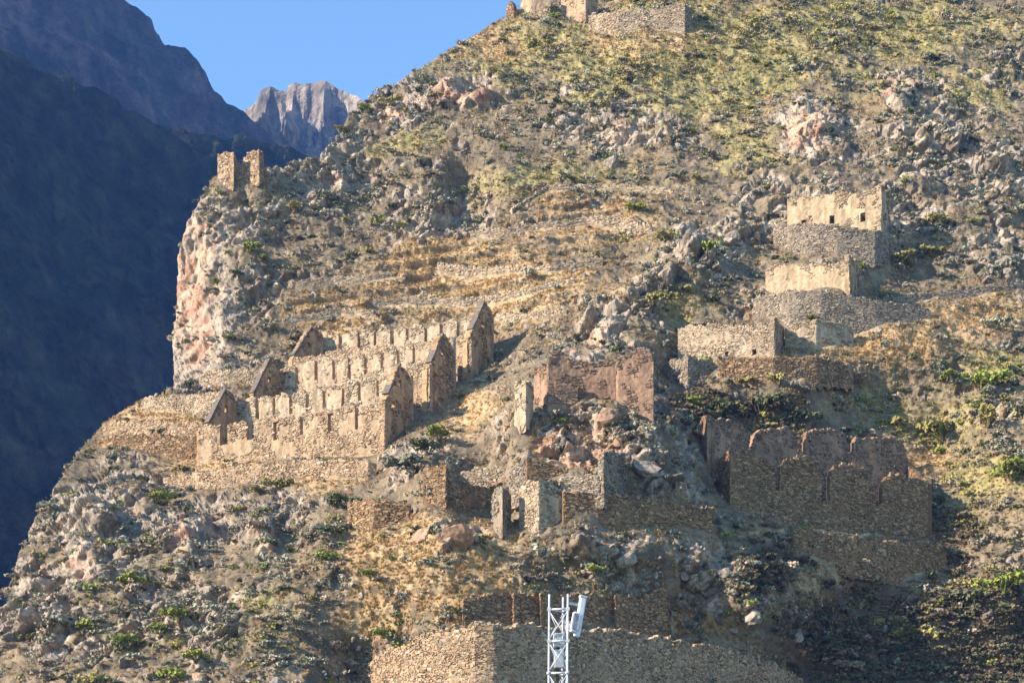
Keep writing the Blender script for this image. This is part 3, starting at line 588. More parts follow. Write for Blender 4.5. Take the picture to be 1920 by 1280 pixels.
# ------------------------------------------------------------------ far mountains
def mountain(name, label, outline, Dl, Dr, Dtop, u0, u1, vbot, cols, seed, rough, nu=330, nv=300, tanmix=None, strat=False):
    ou = np.array([p[0] for p in outline], float); ov = np.array([p[1] for p in outline], float)
    uu_, tt = np.meshgrid(np.linspace(u0, u1, nu), np.linspace(-0.30, 1, nv))
    uu_ = uu_.ravel(); tt = tt.ravel(); tt = np.sign(tt) * np.abs(tt) ** 1.6
    top = np.interp(uu_, ou, ov)
    vv_ = top + tt * (vbot - top)
    d = Dl + (Dr - Dl) * (uu_ - u0) / (u1 - u0)
    d = d + Dtop * (1 - np.clip(tt, 0, 1))
    over = np.clip(-tt, 0, None) * (vbot - top) * d / F
    pos = np.stack([(uu_ - CX) / F * d, d + over * 7, (H0 - vv_) / F * d], 1)
    sc = Dl / 1200.0
    a = fbm(pos / (170 * sc), 5, seed); r_ = 1 - np.abs(fbm(pos / (110 * sc), 5, seed + 7)) * 2.2
    if strat:
        pp = pos / np.array([30 * sc, 60 * sc, 340 * sc]); r_ = 1 - np.abs(fbm(pp, 4, seed + 9)) * 3.2
        w1, w2, wc, wo = worley(pos / np.array([36 * sc, 60 * sc, 130 * sc]), seed)
        r_ = r_ * .8 + (wc[:, 0] - .5) * 1.2 * sstep(0.0, .15, w2 - w1)
    ramp = sstep(-0.02, 0.12, tt)
    pos[:, 1] -= (rough * sc * (a * (.5 if strat else 1.1) + (1.5 if strat else .8) * r_)) * ((.08 + .92 * ramp) if strat else (0.35 + 0.65 * ramp))
    pos[:, 2] += rough * sc * 0.22 * fbm(pos / (28 * sc), 4, seed + 3)
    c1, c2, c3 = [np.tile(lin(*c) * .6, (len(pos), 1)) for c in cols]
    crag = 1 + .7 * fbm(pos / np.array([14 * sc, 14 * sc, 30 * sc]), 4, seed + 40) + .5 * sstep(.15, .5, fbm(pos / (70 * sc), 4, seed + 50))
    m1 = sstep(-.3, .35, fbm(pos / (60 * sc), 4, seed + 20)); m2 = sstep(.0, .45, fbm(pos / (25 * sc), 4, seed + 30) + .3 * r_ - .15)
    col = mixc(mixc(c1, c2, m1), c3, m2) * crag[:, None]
    jj = np.arange(nu * nv).reshape(nv, nu)
    qq = np.stack([jj[:-1, :-1].ravel(), jj[1:, :-1].ravel(), jj[1:, 1:].ravel(), jj[:-1, 1:].ravel()], 1)
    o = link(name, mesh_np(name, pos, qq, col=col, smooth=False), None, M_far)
    tag(o, label, None, None, "structure"); return o

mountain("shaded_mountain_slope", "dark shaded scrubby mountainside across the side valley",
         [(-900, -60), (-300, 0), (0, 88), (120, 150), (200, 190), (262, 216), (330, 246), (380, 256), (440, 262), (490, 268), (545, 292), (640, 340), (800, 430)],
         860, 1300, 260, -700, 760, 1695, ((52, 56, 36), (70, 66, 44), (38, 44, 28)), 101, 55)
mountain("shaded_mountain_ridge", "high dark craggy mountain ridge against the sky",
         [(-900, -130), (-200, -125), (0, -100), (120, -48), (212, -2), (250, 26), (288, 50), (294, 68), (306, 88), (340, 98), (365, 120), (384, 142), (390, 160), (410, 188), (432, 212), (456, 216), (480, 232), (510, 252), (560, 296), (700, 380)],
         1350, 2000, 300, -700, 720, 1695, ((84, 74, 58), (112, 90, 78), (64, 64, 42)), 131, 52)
mountain("cliff_peak", "distant sunlit peak of vertical grey cliffs",
         [(200, 420), (400, 240), (440, 220), (466, 206), (492, 186), (515, 178), (538, 178), (541, 166), (556, 163), (576, 167), (596, 163), (612, 158), (640, 170), (668, 182), (700, 205), (760, 240), (900, 300), (1100, 380)],
         2560, 2080, 90, 180, 1100, 1695, ((178, 160, 134), (150, 138, 120), (124, 114, 90)), 161, 30, strat=True)

# ------------------------------------------------------------------ building the walls
def in_poly(x, y, poly):
    ins = np.zeros(x.shape, bool)
    for (x1, y1), (x2, y2) in zip(poly, poly[1:] + poly[:1]):
        if y1 == y2: continue
        ins ^= ((y1 > y) != (y2 > y)) & (x < (x2 - x1) * (y - y1) / (y2 - y1) + x1)
    return ins

def build_wall(w, name, parent, origin):
    xy = np.array(w['xy']); seg = np.diff(xy, axis=0); ln = np.hypot(seg[:, 0], seg[:, 1]); cum = np.concatenate([[0], np.cumsum(ln)])
    nrm = np.stack([seg[:, 1], -seg[:, 0]], 1) / ln[:, None]          # points to the eye (left to right plan)
    pus = np.array([p[0] for p in w['plan']], float)
    def to_sz(uu, vv):
        k = int(np.clip(np.searchsorted(pus, uu) - 1, 0, len(seg) - 1))
        a = (uu - CX) / F
        # (x1+t ex) = a (y1+t ey)
        den = seg[k, 0] - a * seg[k, 1]; t = (a * xy[k, 1] - xy[k, 0]) / den if abs(den) > 1e-6 else 0.5
        t = float(np.clip(t, -0.02, 1.02)); y = xy[k, 1] + t * seg[k, 1]
        return (cum[k] + t * ln[k], (H0 - vv) / F * y)
    top = [to_sz(*p) for p in w['top']]; base = [to_sz(*p) for p in w['base']]
    poly = top + [(s, z - w['ext']) for s, z in reversed(base)]
    holes = []
    for (hu, hv, hw, hh) in w['holes']:
        a = to_sz(hu - hw / 2, hv - hh / 2); b = to_sz(hu + hw / 2, hv + hh / 2)
        holes.append((min(a[0], b[0]), min(a[1], b[1]), max(a[0], b[0]), max(a[1], b[1])))
    c = w['cell']; s0 = min(p[0] for p in poly); s1 = max(p[0] for p in poly); z0 = min(p[1] for p in poly); z1 = max(p[1] for p in poly) + .3
    ns = max(2, int(math.ceil((s1 - s0) / c))); nzz = max(2, int(math.ceil((z1 - z0) / c)))
    cs = np.linspace(s0, s1, ns + 1); cz = np.linspace(z0, z1, nzz + 1)
    mc_s, mc_z = np.meshgrid((cs[:-1] + cs[1:]) / 2, (cz[:-1] + cz[1:]) / 2)      # [z, s]
    seedw = (hash(w['name']) if False else sum(ord(ch) for ch in w['name']) * 13 + int(w['plan'][0][0]))
    def inside(S_, Z_, jit):
        n3 = np.stack([S_.ravel() / .9, Z_.ravel() / .9, np.full(S_.size, seedw * .37)], 1)
        zz = Z_ + jit * (vnoise(n3, 2) * 1.3 + vnoise(n3 * .35, 12) * 1.2).reshape(S_.shape) + jit * .4 + jit * 2.0 * (hash3(np.floor(S_ / .62 + .3 * np.sin(Z_)).astype(np.int64), (S_ * 0).astype(np.int64), (S_ * 0).astype(np.int64) + seedw, 3) - .5)
        r = in_poly(S_, zz, poly)
        for (a, b, c_, d) in holes: r &= ~((S_ > a) & (S_ < c_) & (Z_ > b) & (Z_ < d))
        return r
    M = inside(mc_s, mc_z, w['crumble'])
    SV, ZV = np.meshgrid(cs, cz)
    fl = np.stack([SV.ravel(), ZV.ravel(), np.full(SV.size, seedw * 1.7)], 1)
    j1 = vnoise(fl / .31, 4) * .07; j2 = vnoise(fl / .31 + 50, 5) * .12; j3 = vnoise(fl / .5, 6) * .07 + vnoise(fl / 3.0, 8) * .10
    def place(s, z, off):
        k = np.clip(np.searchsorted(cum, s, side='right') - 1, 0, len(seg) - 1); t = (s - cum[k]) / ln[k]
        b = xy[k] + t[:, None] * seg[k]
        # blend normals at the bends
        nv_ = nrm[k].copy()
        kn = np.clip(k + np.where(t > .5, 1, -1), 0, len(seg) - 1); wgt = np.abs(t - .5)[:, None]
        nv_ = nv_ * (1 - wgt) + nrm[kn] * wgt; nv_ /= np.linalg.norm(nv_, axis=1, keepdims=True)
        if w['tdir'] == 'left' and False: pass
        return np.concatenate([b + nv_ * off[:, None], z[:, None]], 1)
    fs = SV.ravel() + j1; fz = ZV.ravel() + j2
    front = place(np.clip(fs, s0 - .1, s1 + .1), fz, j3)
    th = w['th']
    back = place(np.clip(fs, s0 - .1, s1 + .1), fz, j3 * 0 - th)
    V = np.concatenate([front, back]) - origin
    nvt = SV.size; idx = np.arange(nvt).reshape(SV.shape)
    a, b, c2, d = idx[:-1, :-1], idx[:-1, 1:], idx[1:, 1:], idx[1:, :-1]
    fr = np.stack([a[M], b[M], c2[M], d[M]], 1)
    bk = np.stack([d[M], c2[M], b[M], a[M]], 1) + nvt
    Mp = np.pad(M, 1)
    faces = [fr, bk]
    up = M & ~Mp[2:, 1:-1]; dn = M & ~Mp[:-2, 1:-1]; lf = M & ~Mp[1:-1, :-2]; rt = M & ~Mp[1:-1, 2:]
    for msk, p, q_ in ((up, d, c2), (dn, b, a), (lf, a, d), (rt, c2, b)):
        faces.append(np.stack([p[msk], q_[msk], q_[msk] + nvt, p[msk] + nvt], 1))
    Fq = np.concatenate(faces)
    ctr = V[Fq].mean(1) + origin
    c_core, c_st = [lin(*x) * .60 for x in PIPES[w['style']]]
    nn = fbm(ctr / 1.6, 3, 5); streak = fbm(ctr / np.array([.7, .7, 5.0]), 3, 9)
    colf = np.tile(c_core, (len(ctr), 1)) * (1 + .25 * nn + .42 * streak)[:, None]
    used = np.unique(Fq); remap = np.full(len(V), -1); remap[used] = np.arange(len(used))
    me = mesh_np(name, V[used], remap[Fq], face_col=colf)
    o = link(name, me, parent, M_core)
    # stones on the visible face
    if w['cover'] > 0:
        rr = np.random.default_rng(seedw)
        gx_, gz_ = np.meshgrid(np.arange(s0, s1, .37), np.arange(z0, z1, .28)); k0 = gx_.size
        big = rr.choice([1, 1, 1, 1, 1.5, 2.0], k0); wid = rr.uniform(.22, .62, k0) * big; hei = rr.uniform(.17, .38, k0) * big ** .8
        R = np.stack([gx_.ravel() + rr.uniform(-.16, .16, k0) - wid / 2, gz_.ravel() + rr.uniform(-.12, .12, k0) - hei / 2, wid, hei], 1)
        cs_, cz_ = R[:, 0] + R[:, 2] / 2, R[:, 1] + R[:, 3] / 2
        keep = inside(cs_, cz_, w['crumble']) & (cs_ > s0) & (cs_ < s1)
        if w['cover'] < 1:
            pn = fbm(np.stack([cs_ / 1.8, cz_ / 2.4, np.full(len(cs_), seedw * .11)], 1), 3, 14)
            tz = np.interp(cs_, *zip(*sorted(top)))
            pn = pn + .55 * sstep(1.6, .2, tz - cz_)          # plaster has gone first along the top
            keep &= pn > (0.5 - w['cover']) * 1.1
        R = R[keep]
        if len(R):
            k = len(R); g = .025
            x0 = R[:, 0] + g; x1 = R[:, 0] + R[:, 2] - g; y0 = R[:, 1] + g; y1 = R[:, 1] + R[:, 3] - g
            jt = lambda a_: rr.uniform(-a_, a_, k)
            pr = rr.uniform(.04, .20, k); bs = np.full(k, -.12)
            ro = rr.normal(0, .22, k); mx_, mz_ = (x0 + x1) / 2, (y0 + y1) / 2
            fsx, fsz = [], []
            for (ax, ay) in ((x0, y0), (x1, y0), (x1, y1), (x0, y1)):
                ddx, ddz = (ax - mx_) * rr.uniform(.75, 1.1, k), (ay - mz_) * rr.uniform(.75, 1.1, k)
                fsx.append(mx_ + ddx * np.cos(ro) - ddz * np.sin(ro)); fsz.append(mz_ + ddx * np.sin(ro) + ddz * np.cos(ro))
            vv = []
            for e in range(4): vv.append(place(np.clip(fsx[e], s0, s1), fsz[e], bs))
            i_ = .045
            ins_ = [(i_, i_), (-i_, i_), (-i_, -i_), (i_, -i_)]
            for e in range(4): vv.append(place(np.clip(fsx[e] + ins_[e][0] + jt(.04), s0, s1), fsz[e] + ins_[e][1] + jt(.04), pr + jt(.03)))
            VV_ = np.stack(vv, 1).reshape(-1, 3) - origin
            b8 = (np.arange(k) * 8)[:, None]
            quads = np.array([[4, 5, 6, 7], [0, 1, 5, 4], [1, 2, 6, 5], [2, 3, 7, 6], [3, 0, 4, 7]])
            FQ = (b8[:, :, None] + quads[None]).reshape(-1, 4)
            tint = rr.normal(1.0, .34, k).clip(.4, 1.9); warm = rr.normal(0, .07, k)
            cc = c_st[None] * tint[:, None] * np.stack([1 + warm, np.ones(k), 1 - warm], 1)
            so = link("stones", mesh_np("stones", VV_, FQ, face_col=np.repeat(cc, 5, 0)), o, M_stone)
            so["kind"] = "stuff"
    return o

def slab(name, a, b, width, height, parent, mat, origin, side):
    """long flat slab from a to b (world), width across 'side', height upward"""
    a = Vector(a); b = Vector(b); d = (b - a).normalized(); s = Vector(side).normalized(); up = d.cross(s).normalized()
    if up.z < 0: up = -up
    bm = bmesh.new(); n_ = 7; rings = []
    for i in range(n_):
        p = a.lerp(b, i / (n_ - 1)) + Vector((random.uniform(-.05, .05), 0, random.uniform(-.06, .06))) - Vector(origin)
        rings.append([bm.verts.new(p + s * x * width + up * y * height) for x, y in ((-.5, 0), (.5, 0), (.46, 1), (-.46, 1))])
    for r0, r1 in zip(rings[:-1], rings[1:]):
        for e in range(4): bm.faces.new((r0[e], r0[(e + 1) % 4], r1[(e + 1) % 4], r1[e]))
    bm.faces.new(rings[0]); bm.faces.new(list(reversed(rings[-1])))
    bmesh.ops.recalc_face_normals(bm, faces=bm.faces)
    me = bpy.data.meshes.new(name); bm.to_mesh(me); bm.free()
    return link(name, me, parent, mat)

for (nm, lab, cat, grp, parts) in BUILD:
    w0 = parts[0][1]; k = len(w0['plan']) // 2
    u_, d_ = w0['plan'][k]
    org = P(u_, base_v(w0, u_), d_)
    root = bpy.data.objects.new(nm, None); COL.objects.link(root); root.location = org; root.empty_display_size = 2
    tag(root, lab, cat, grp, 'thing')
    for pname, w in parts:
        o = build_wall(w, pname, root, org)
        if pname == 'gable':
            # slate coping along the front slope
            xyg = w['xy']; us_ = [p[0] for p in w['plan']]; ds_ = [p[1] for p in w['plan']]
            ti = min(range(len(w['top'])), key=lambda q: w['top'][q][1]); st = w['top'][1]; ap = w['top'][ti]
            pa = P(st[0], st[1], np.interp(st[0], us_, ds_)); pb = P(ap[0], ap[1], np.interp(ap[0], us_, ds_))
            dirn = np.array([xyg[1][0] - xyg[0][0], xyg[1][1] - xyg[0][1]]); dirn /= np.hypot(*dirn)
            side = (-dirn[1], dirn[0], 0)       # towards the inside of the thickness
            sh = np.array(side) * (w['th'] * .5)
            slab("gable_coping", pa + sh, pb + sh, w['th'] + .5, .32, o, M_coping, org, side)

# ------------------------------------------------------------------ haze in the valley air
bm = bmesh.new(); bmesh.ops.create_cube(bm, size=1.0)
for q_ in bm.verts: q_.co = Vector((q_.co.x * 9000, 1700 + q_.co.y * 9000, (q_.co.z + .5) * 1650 - 9))
hm = bpy.data.meshes.new("haze"); bm.to_mesh(hm); bm.free()
hmat = bpy.data.materials.new("valley_haze"); hmat.use_nodes = True
hn = hmat.node_tree; hn.nodes.remove(hn.nodes["Principled BSDF"])
pv_ = hn.nodes.new("ShaderNodeVolumePrincipled"); pv_.inputs["Color"].default_value = (0.16, 0.37, 1.0, 1); pv_.inputs["Density"].default_value = 6.2e-5
hn.links.new(pv_.outputs[0], hn.nodes["Material Output"].inputs["Volume"])
tag(link("haze", hm, None, hmat), "thin blue haze in the valley air", None, None, "stuff")

# ------------------------------------------------------------------ plants, rocks, grass
LEAF = {'grey': plain_mat("grey_green_leaf", lin(156, 152, 128) * .82, var=.3, rand=.35), 'olive': plain_mat("olive_leaf", lin(162, 150, 88) * .82, var=.3, rand=.3),
        'green': plain_mat("bright_green_leaf", lin(150, 156, 74) * .74, var=.25, rand=.2), 'dark': plain_mat("dark_green_leaf", lin(108, 110, 76) * .75, var=.3, rand=.3),
        'dry': plain_mat("dry_twig", lin(174, 156, 130) * .80, var=.3, rand=.35), 'straw': plain_mat("straw", lin(226, 188, 124) * .6, var=.2, rand=.25), 'rust': plain_mat("rust_grass", lin(206, 156, 106) * .62, var=.25, rand=.25),
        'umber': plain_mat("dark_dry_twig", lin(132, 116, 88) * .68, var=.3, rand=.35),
        'cactus': plain_mat("blue_green_leaf", lin(70, 110, 88) * .55, var=.2)}
M_boulder = plain_mat("grey_boulder", lin(180, 164, 144) * .55, var=.4, scale=1.6, rand=.28)
M_boulder2 = plain_mat("tan_boulder", lin(206, 168, 136) * .56, var=.35, scale=1.6, rand=.22)

def shrub_mesh(name, seed, n=130, flat=.72, leaf=.17, stem=True):
    """unit-radius bush: leaf-sized faces in several lobes round a branching stem"""
    r = np.random.default_rng(seed); V = []; Fc = []
    lobes = [(r.normal(0, .42, 2), r.uniform(.25, .62), r.uniform(.28, .5)) for _ in range(7)]
    k = 0
    while k < n:
        (cx_, cy_), cz_, rad = lobes[r.integers(len(lobes))]
        d = r.normal(size=3); d /= np.linalg.norm(d); d[2] = abs(d[2]) * 1.0 if r.random() < .75 else d[2]
        p = np.array([cx_, cy_, cz_ * flat]) + d * rad * r.uniform(.55, 1.0) * np.array([1, 1, flat])
        if p[2] < 0.02: continue
        a = r.normal(size=3); a /= np.linalg.norm(a); nn_ = d + .7 * r.normal(size=3); nn_ /= np.linalg.norm(nn_)
        e1 = np.cross(nn_, a); e1 /= np.linalg.norm(e1) + 1e-9; e2 = np.cross(nn_, e1)
        sz = leaf * r.uniform(.55, 1.25); b = len(V)
        V += [p - e1 * sz - e2 * sz * .25, p + e1 * sz * .1 - e2 * sz * .75, p + e1 * sz + e2 * sz * .2, p - e1 * sz * .05 + e2 * sz * .7]
        Fc.append((b, b + 1, b + 2, b + 3)); k += 1
    if stem:
        for (cxy, cz_, rad) in lobes:
            b = len(V); t = np.array([cxy[0], cxy[1], cz_ * flat]); w_ = .025
            for q_ in (np.array([0, 0, -.15]), t):
                V += [q_ + (w_, 0, 0), q_ + (-w_ * .5, w_ * .87, 0), q_ + (-w_ * .5, -w_ * .87, 0)]; 
            for e in range(3): Fc.append((b + e, b + (e + 1) % 3, b + 3 + (e + 1) % 3, b + 3 + e))
    return mesh_np(name, np.array(V), np.array(Fc))

def tuft_mesh(name, seed, n=26):
    r = np.random.default_rng(seed); V = []; Fc = []
    for _ in range(n):
        a = r.uniform(0, 6.28); d = np.array([math.cos(a), math.sin(a), 0]); b0 = d * r.uniform(0, .25) * np.array([1, 1, 0]) + np.array([0, 0, -.08])
        ln_ = r.uniform(.55, 1.05); lean = r.uniform(.1, .75); tip = b0 + d * ln_ * lean + np.array([0, 0, ln_ * (1 - lean * .45)])
        mid = (b0 + tip) / 2 + np.array([0, 0, .12]); s_ = np.array([-d[1], d[0], 0]) * r.uniform(.03, .06); b = len(V)
        V += [b0 - s_, b0 + s_, mid + s_ * .9, mid - s_ * .9, tip + s_ * .3, tip - s_ * .3]
        Fc += [(b, b + 1, b + 2, b + 3), (b + 3, b + 2, b + 4, b + 5)]
    return mesh_np(name, np.array(V), np.array(Fc))

def rock_mesh(name, seed, sub=2):
    r = np.random.default_rng(seed); bm = bmesh.new(); bmesh.ops.create_icosphere(bm, subdivisions=sub, radius=1)
    pl = [(v_ / np.linalg.norm(v_), r.uniform(.45, .85)) for v_ in r.normal(size=(9, 3))]
    sx, sy, sz = r.uniform(.75, 1.25), r.uniform(.75, 1.2), r.uniform(.55, 1.0)
    for q_ in bm.verts:
        p = np.array(q_.co)
        for (nn_, dd) in pl:
            t = p @ nn_
            if t > dd: p = p - nn_ * (t - dd) * .93
        p = p * (1 + .06 * r.normal())
        q_.co = Vector((p[0] * sx, p[1] * sy, p[2] * sz))
    me = bpy.data.meshes.new(name); bm.to_mesh(me); bm.free(); return me

def proto_set(name, items):
    c = bpy.data.collections.new(name)
    for i, (me, mat) in enumerate(items):
        me = me.copy(); me.materials.clear(); me.materials.append(mat)
        o = bpy.data.objects.new("%s_%02d" % (name, i), me); c.objects.link(o)
    return c

def scatter(name, label, coll, pts, rot, scl, idx):
    me = bpy.data.meshes.new(name); me.vertices.add(len(pts)); me.vertices.foreach_set("co", np.asarray(pts, np.float32).ravel())
    for nm_, ty, dat, key in (("rot", 'FLOAT_VECTOR', rot, "vector"), ("scl", 'FLOAT_VECTOR', scl, "vector")):
        a = me.attributes.new(nm_, ty, 'POINT'); a.data.foreach_set(key, np.asarray(dat, np.float32).ravel())
    a = me.attributes.new("pick", 'INT', 'POINT'); a.data.foreach_set("value", np.asarray(idx, np.int32))
    o = link(name, me); tag(o, label, None, None, "stuff")
    g = bpy.data.node_groups.new(name + "_spread", 'GeometryNodeTree')
    g.interface.new_socket("Geometry", in_out='INPUT', socket_type='NodeSocketGeometry'); g.interface.new_socket("Geometry", in_out='OUTPUT', socket_type='NodeSocketGeometry')
    N = g.nodes; L_ = g.links
    gi_ = N.new("NodeGroupInput"); go = N.new("NodeGroupOutput"); ip = N.new("GeometryNodeInstanceOnPoints"); ci = N.new("GeometryNodeCollectionInfo")
    ci.inputs["Collection"].default_value = coll; ci.inputs["Separate Children"].default_value = True; ci.inputs["Reset Children"].default_value = True
    ip.inputs["Pick Instance"].default_value = True
    for nm_, ty, sock in (("rot", 'FLOAT_VECTOR', "Rotation"), ("scl", 'FLOAT_VECTOR', "Scale"), ("pick", 'INT', "Instance Index")):
        an = N.new("GeometryNodeInputNamedAttribute"); an.data_type = ty; an.inputs["Name"].default_value = nm_; L_.new(an.outputs["Attribute"], ip.inputs[sock])
    L_.new(gi_.outputs[0], ip.inputs["Points"]); L_.new(ci.outputs[0], ip.inputs["Instance"]); L_.new(ip.outputs[0], go.inputs[0])
    m = o.modifiers.new("spread", 'NODES'); m.node_group = g
    return o

NRM2 = grid_normals(POS)
if NRM2[:, 1].mean() > 0: NRM2 = -NRM2
inframe = (u > -30) & (u < 2105) & (v > -28) & (v < 1298) & (od < 6) & ~footprint
area = (D / 330.0) ** 2
SH = [shrub_mesh("bush_%d" % i, 300 + i) for i in range(4)]; SHB = [shrub_mesh("big_bush_%d" % i, 320 + i, n=420, leaf=.105) for i in range(3)]
TF = [tuft_mesh("tuft_%d" % i, 340 + i) for i in range(3)]; RK = [rock_mesh("rock_%d" % i, 360 + i, 2) for i in range(6)]; RKB = [rock_mesh("boulder_%d" % i, 380 + i, 3) for i in range(4)]

def choose(weight, count):
    w_ = np.where(inframe & (wd > .7), np.clip(weight, 0, None) * area, 0); w_ = w_ / w_.sum()
    return rng.choice(len(u), count, replace=False, p=w_)
# scrub
clump = sstep(-.25, .45, fbm(POS / 4.0, 3, 201)); clump2 = sstep(-.1, .4, fbm(POS / 10.0, 3, 211))
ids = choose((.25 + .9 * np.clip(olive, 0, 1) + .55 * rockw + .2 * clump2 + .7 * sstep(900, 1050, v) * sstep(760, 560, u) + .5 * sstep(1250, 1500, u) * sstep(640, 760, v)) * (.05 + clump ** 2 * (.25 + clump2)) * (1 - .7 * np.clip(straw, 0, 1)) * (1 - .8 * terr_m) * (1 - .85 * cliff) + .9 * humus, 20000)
lowm = None
kinds = ['grey', 'olive', 'green', 'dark', 'dry', 'umber']
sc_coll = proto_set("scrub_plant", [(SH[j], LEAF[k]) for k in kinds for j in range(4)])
ol = np.clip(olive[ids] - .5 * rockw[ids], 0, 1); rv = rng.random(len(ids))
low = sstep(700, 1000, v[ids])
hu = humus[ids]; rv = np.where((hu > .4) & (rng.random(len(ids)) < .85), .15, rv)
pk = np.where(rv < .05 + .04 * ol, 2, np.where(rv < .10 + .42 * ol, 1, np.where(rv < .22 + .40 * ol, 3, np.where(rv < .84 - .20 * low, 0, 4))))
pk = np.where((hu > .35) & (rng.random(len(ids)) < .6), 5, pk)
siz = rng.gamma(2.4, .33, len(ids)).clip(.25, 2.4)
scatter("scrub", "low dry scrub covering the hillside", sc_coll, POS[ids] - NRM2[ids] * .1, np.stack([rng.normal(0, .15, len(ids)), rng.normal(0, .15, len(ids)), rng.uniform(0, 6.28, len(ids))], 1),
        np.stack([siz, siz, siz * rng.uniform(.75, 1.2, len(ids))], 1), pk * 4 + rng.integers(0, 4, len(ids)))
# grass
ids = choose((.15 + 1.2 * np.clip(straw, 0, 1) + .45 * np.clip(olive, 0, 1)) * (1 - .8 * rockw) + .5 * sstep(4, 1, wd), 38000)
tf_coll = proto_set("grass_tuft", [(TF[j], LEAF[k]) for k in ('straw', 'rust', 'olive') for j in range(3)])
rv = rng.random(len(ids)) + .35 * fbm(POS[ids] / 8.0, 2, 221); ol = np.clip(olive[ids] - straw[ids], 0, 1)
pk = np.where(rv < .5 * ol + .05, 2, np.where(rv < .85, 0, 1))
siz = rng.uniform(.35, .85, len(ids))
scatter("dry_grass", "straw-coloured bunch grass on the slopes and terraces", tf_coll, POS[ids], np.stack([rng.normal(0, .12, len(ids)), rng.normal(0, .12, len(ids)), rng.uniform(0, 6.28, len(ids))], 1),
        np.stack([siz * 1.2, siz * 1.2, siz * .8], 1), pk * 3 + rng.integers(0, 3, len(ids)))
# loose rocks
ids = choose((.12 + 1.0 * rockw + .3 * sstep(.2, .6, rock)) * (1 - .6 * np.clip(straw, 0, 1)) * (1 - .5 * np.clip(olive, 0, 1)) * (1 - .9 * cliff) + 1.1 * sstep(4, 1, wd), 4500)
rk_coll = proto_set("loose_rock", [(RK[j], m_) for m_ in (M_boulder, M_boulder2) for j in range(6)])
pk = (rng.random(len(ids)) < .12 + .75 * sstep(.3, .8, tan[ids])).astype(int)
siz = rng.gamma(1.6, .22, len(ids)).clip(.14, 1.7)
scatter("loose_rocks", "countless grey and tan rocks strewn over the slope", rk_coll, POS[ids], rng.uniform(-3.1, 3.1, (len(ids), 3)), np.stack([siz, siz * rng.uniform(.7, 1.2, len(ids)), siz * rng.uniform(.6, 1.1, len(ids))], 1), pk * 6 + rng.integers(0, 6, len(ids)))

# ---- plants that stand out one by one
def plant(u_, v_, r_, kind, label, cat="bush", name="bush", group=None, tall=1.0):
    i = on_ground(u_, v_); base = POS[i]
    root = bpy.data.objects.new(name, None); COL.objects.link(root); root.location = base; root.empty_display_size = r_
    tag(root, label, cat, group, 'thing')
    sh = SHB[random.randrange(3)].copy(); sh.materials.clear(); sh.materials.append(LEAF[kind])
    r_ *= 1.45; o = link("foliage", sh, root); o.scale = (r_, r_ * random.uniform(.85, 1.1), r_ * random.uniform(.8, 1.05) * tall); o.rotation_euler = (0, 0, random.uniform(0, 6.28)); o.location = (0, -.2 * r_, .08 * r_)
    sm = STEM.copy(); st = link("stem", sm, root); st.scale = (r_, r_, r_ * tall); st.rotation_euler = (0, 0, random.uniform(0, 6.28)); st.location = (0, 0, -.2 * r_)
    return root
M_bark = plain_mat("grey_bark", lin(120, 104, 88) * .6, var=.3)
bm = bmesh.new()
for a_ in range(6):
    an = a_ * 1.05; prev = None
    for k_, (rr_, hh, ww) in enumerate(((0, 0, .05), (.12, .28, .04), (.32, .52, .022), (.5, .68, .01))):
        c_ = Vector((math.cos(an + .2 * k_) * rr_, math.sin(an + .2 * k_) * rr_, hh))
        ring = [bm.verts.new(c_ + Vector((math.cos(t_ * 1.571) * ww, math.sin(t_ * 1.571) * ww, 0))) for t_ in range(4)]
        if prev: 
            for t_ in range(4): bm.faces.new((prev[t_], prev[(t_ + 1) % 4], ring[(t_ + 1) % 4], ring[t_]))
        prev = ring
STEM = bpy.data.meshes.new("stem"); bm.to_mesh(STEM); bm.free(); STEM.materials.append(M_bark)

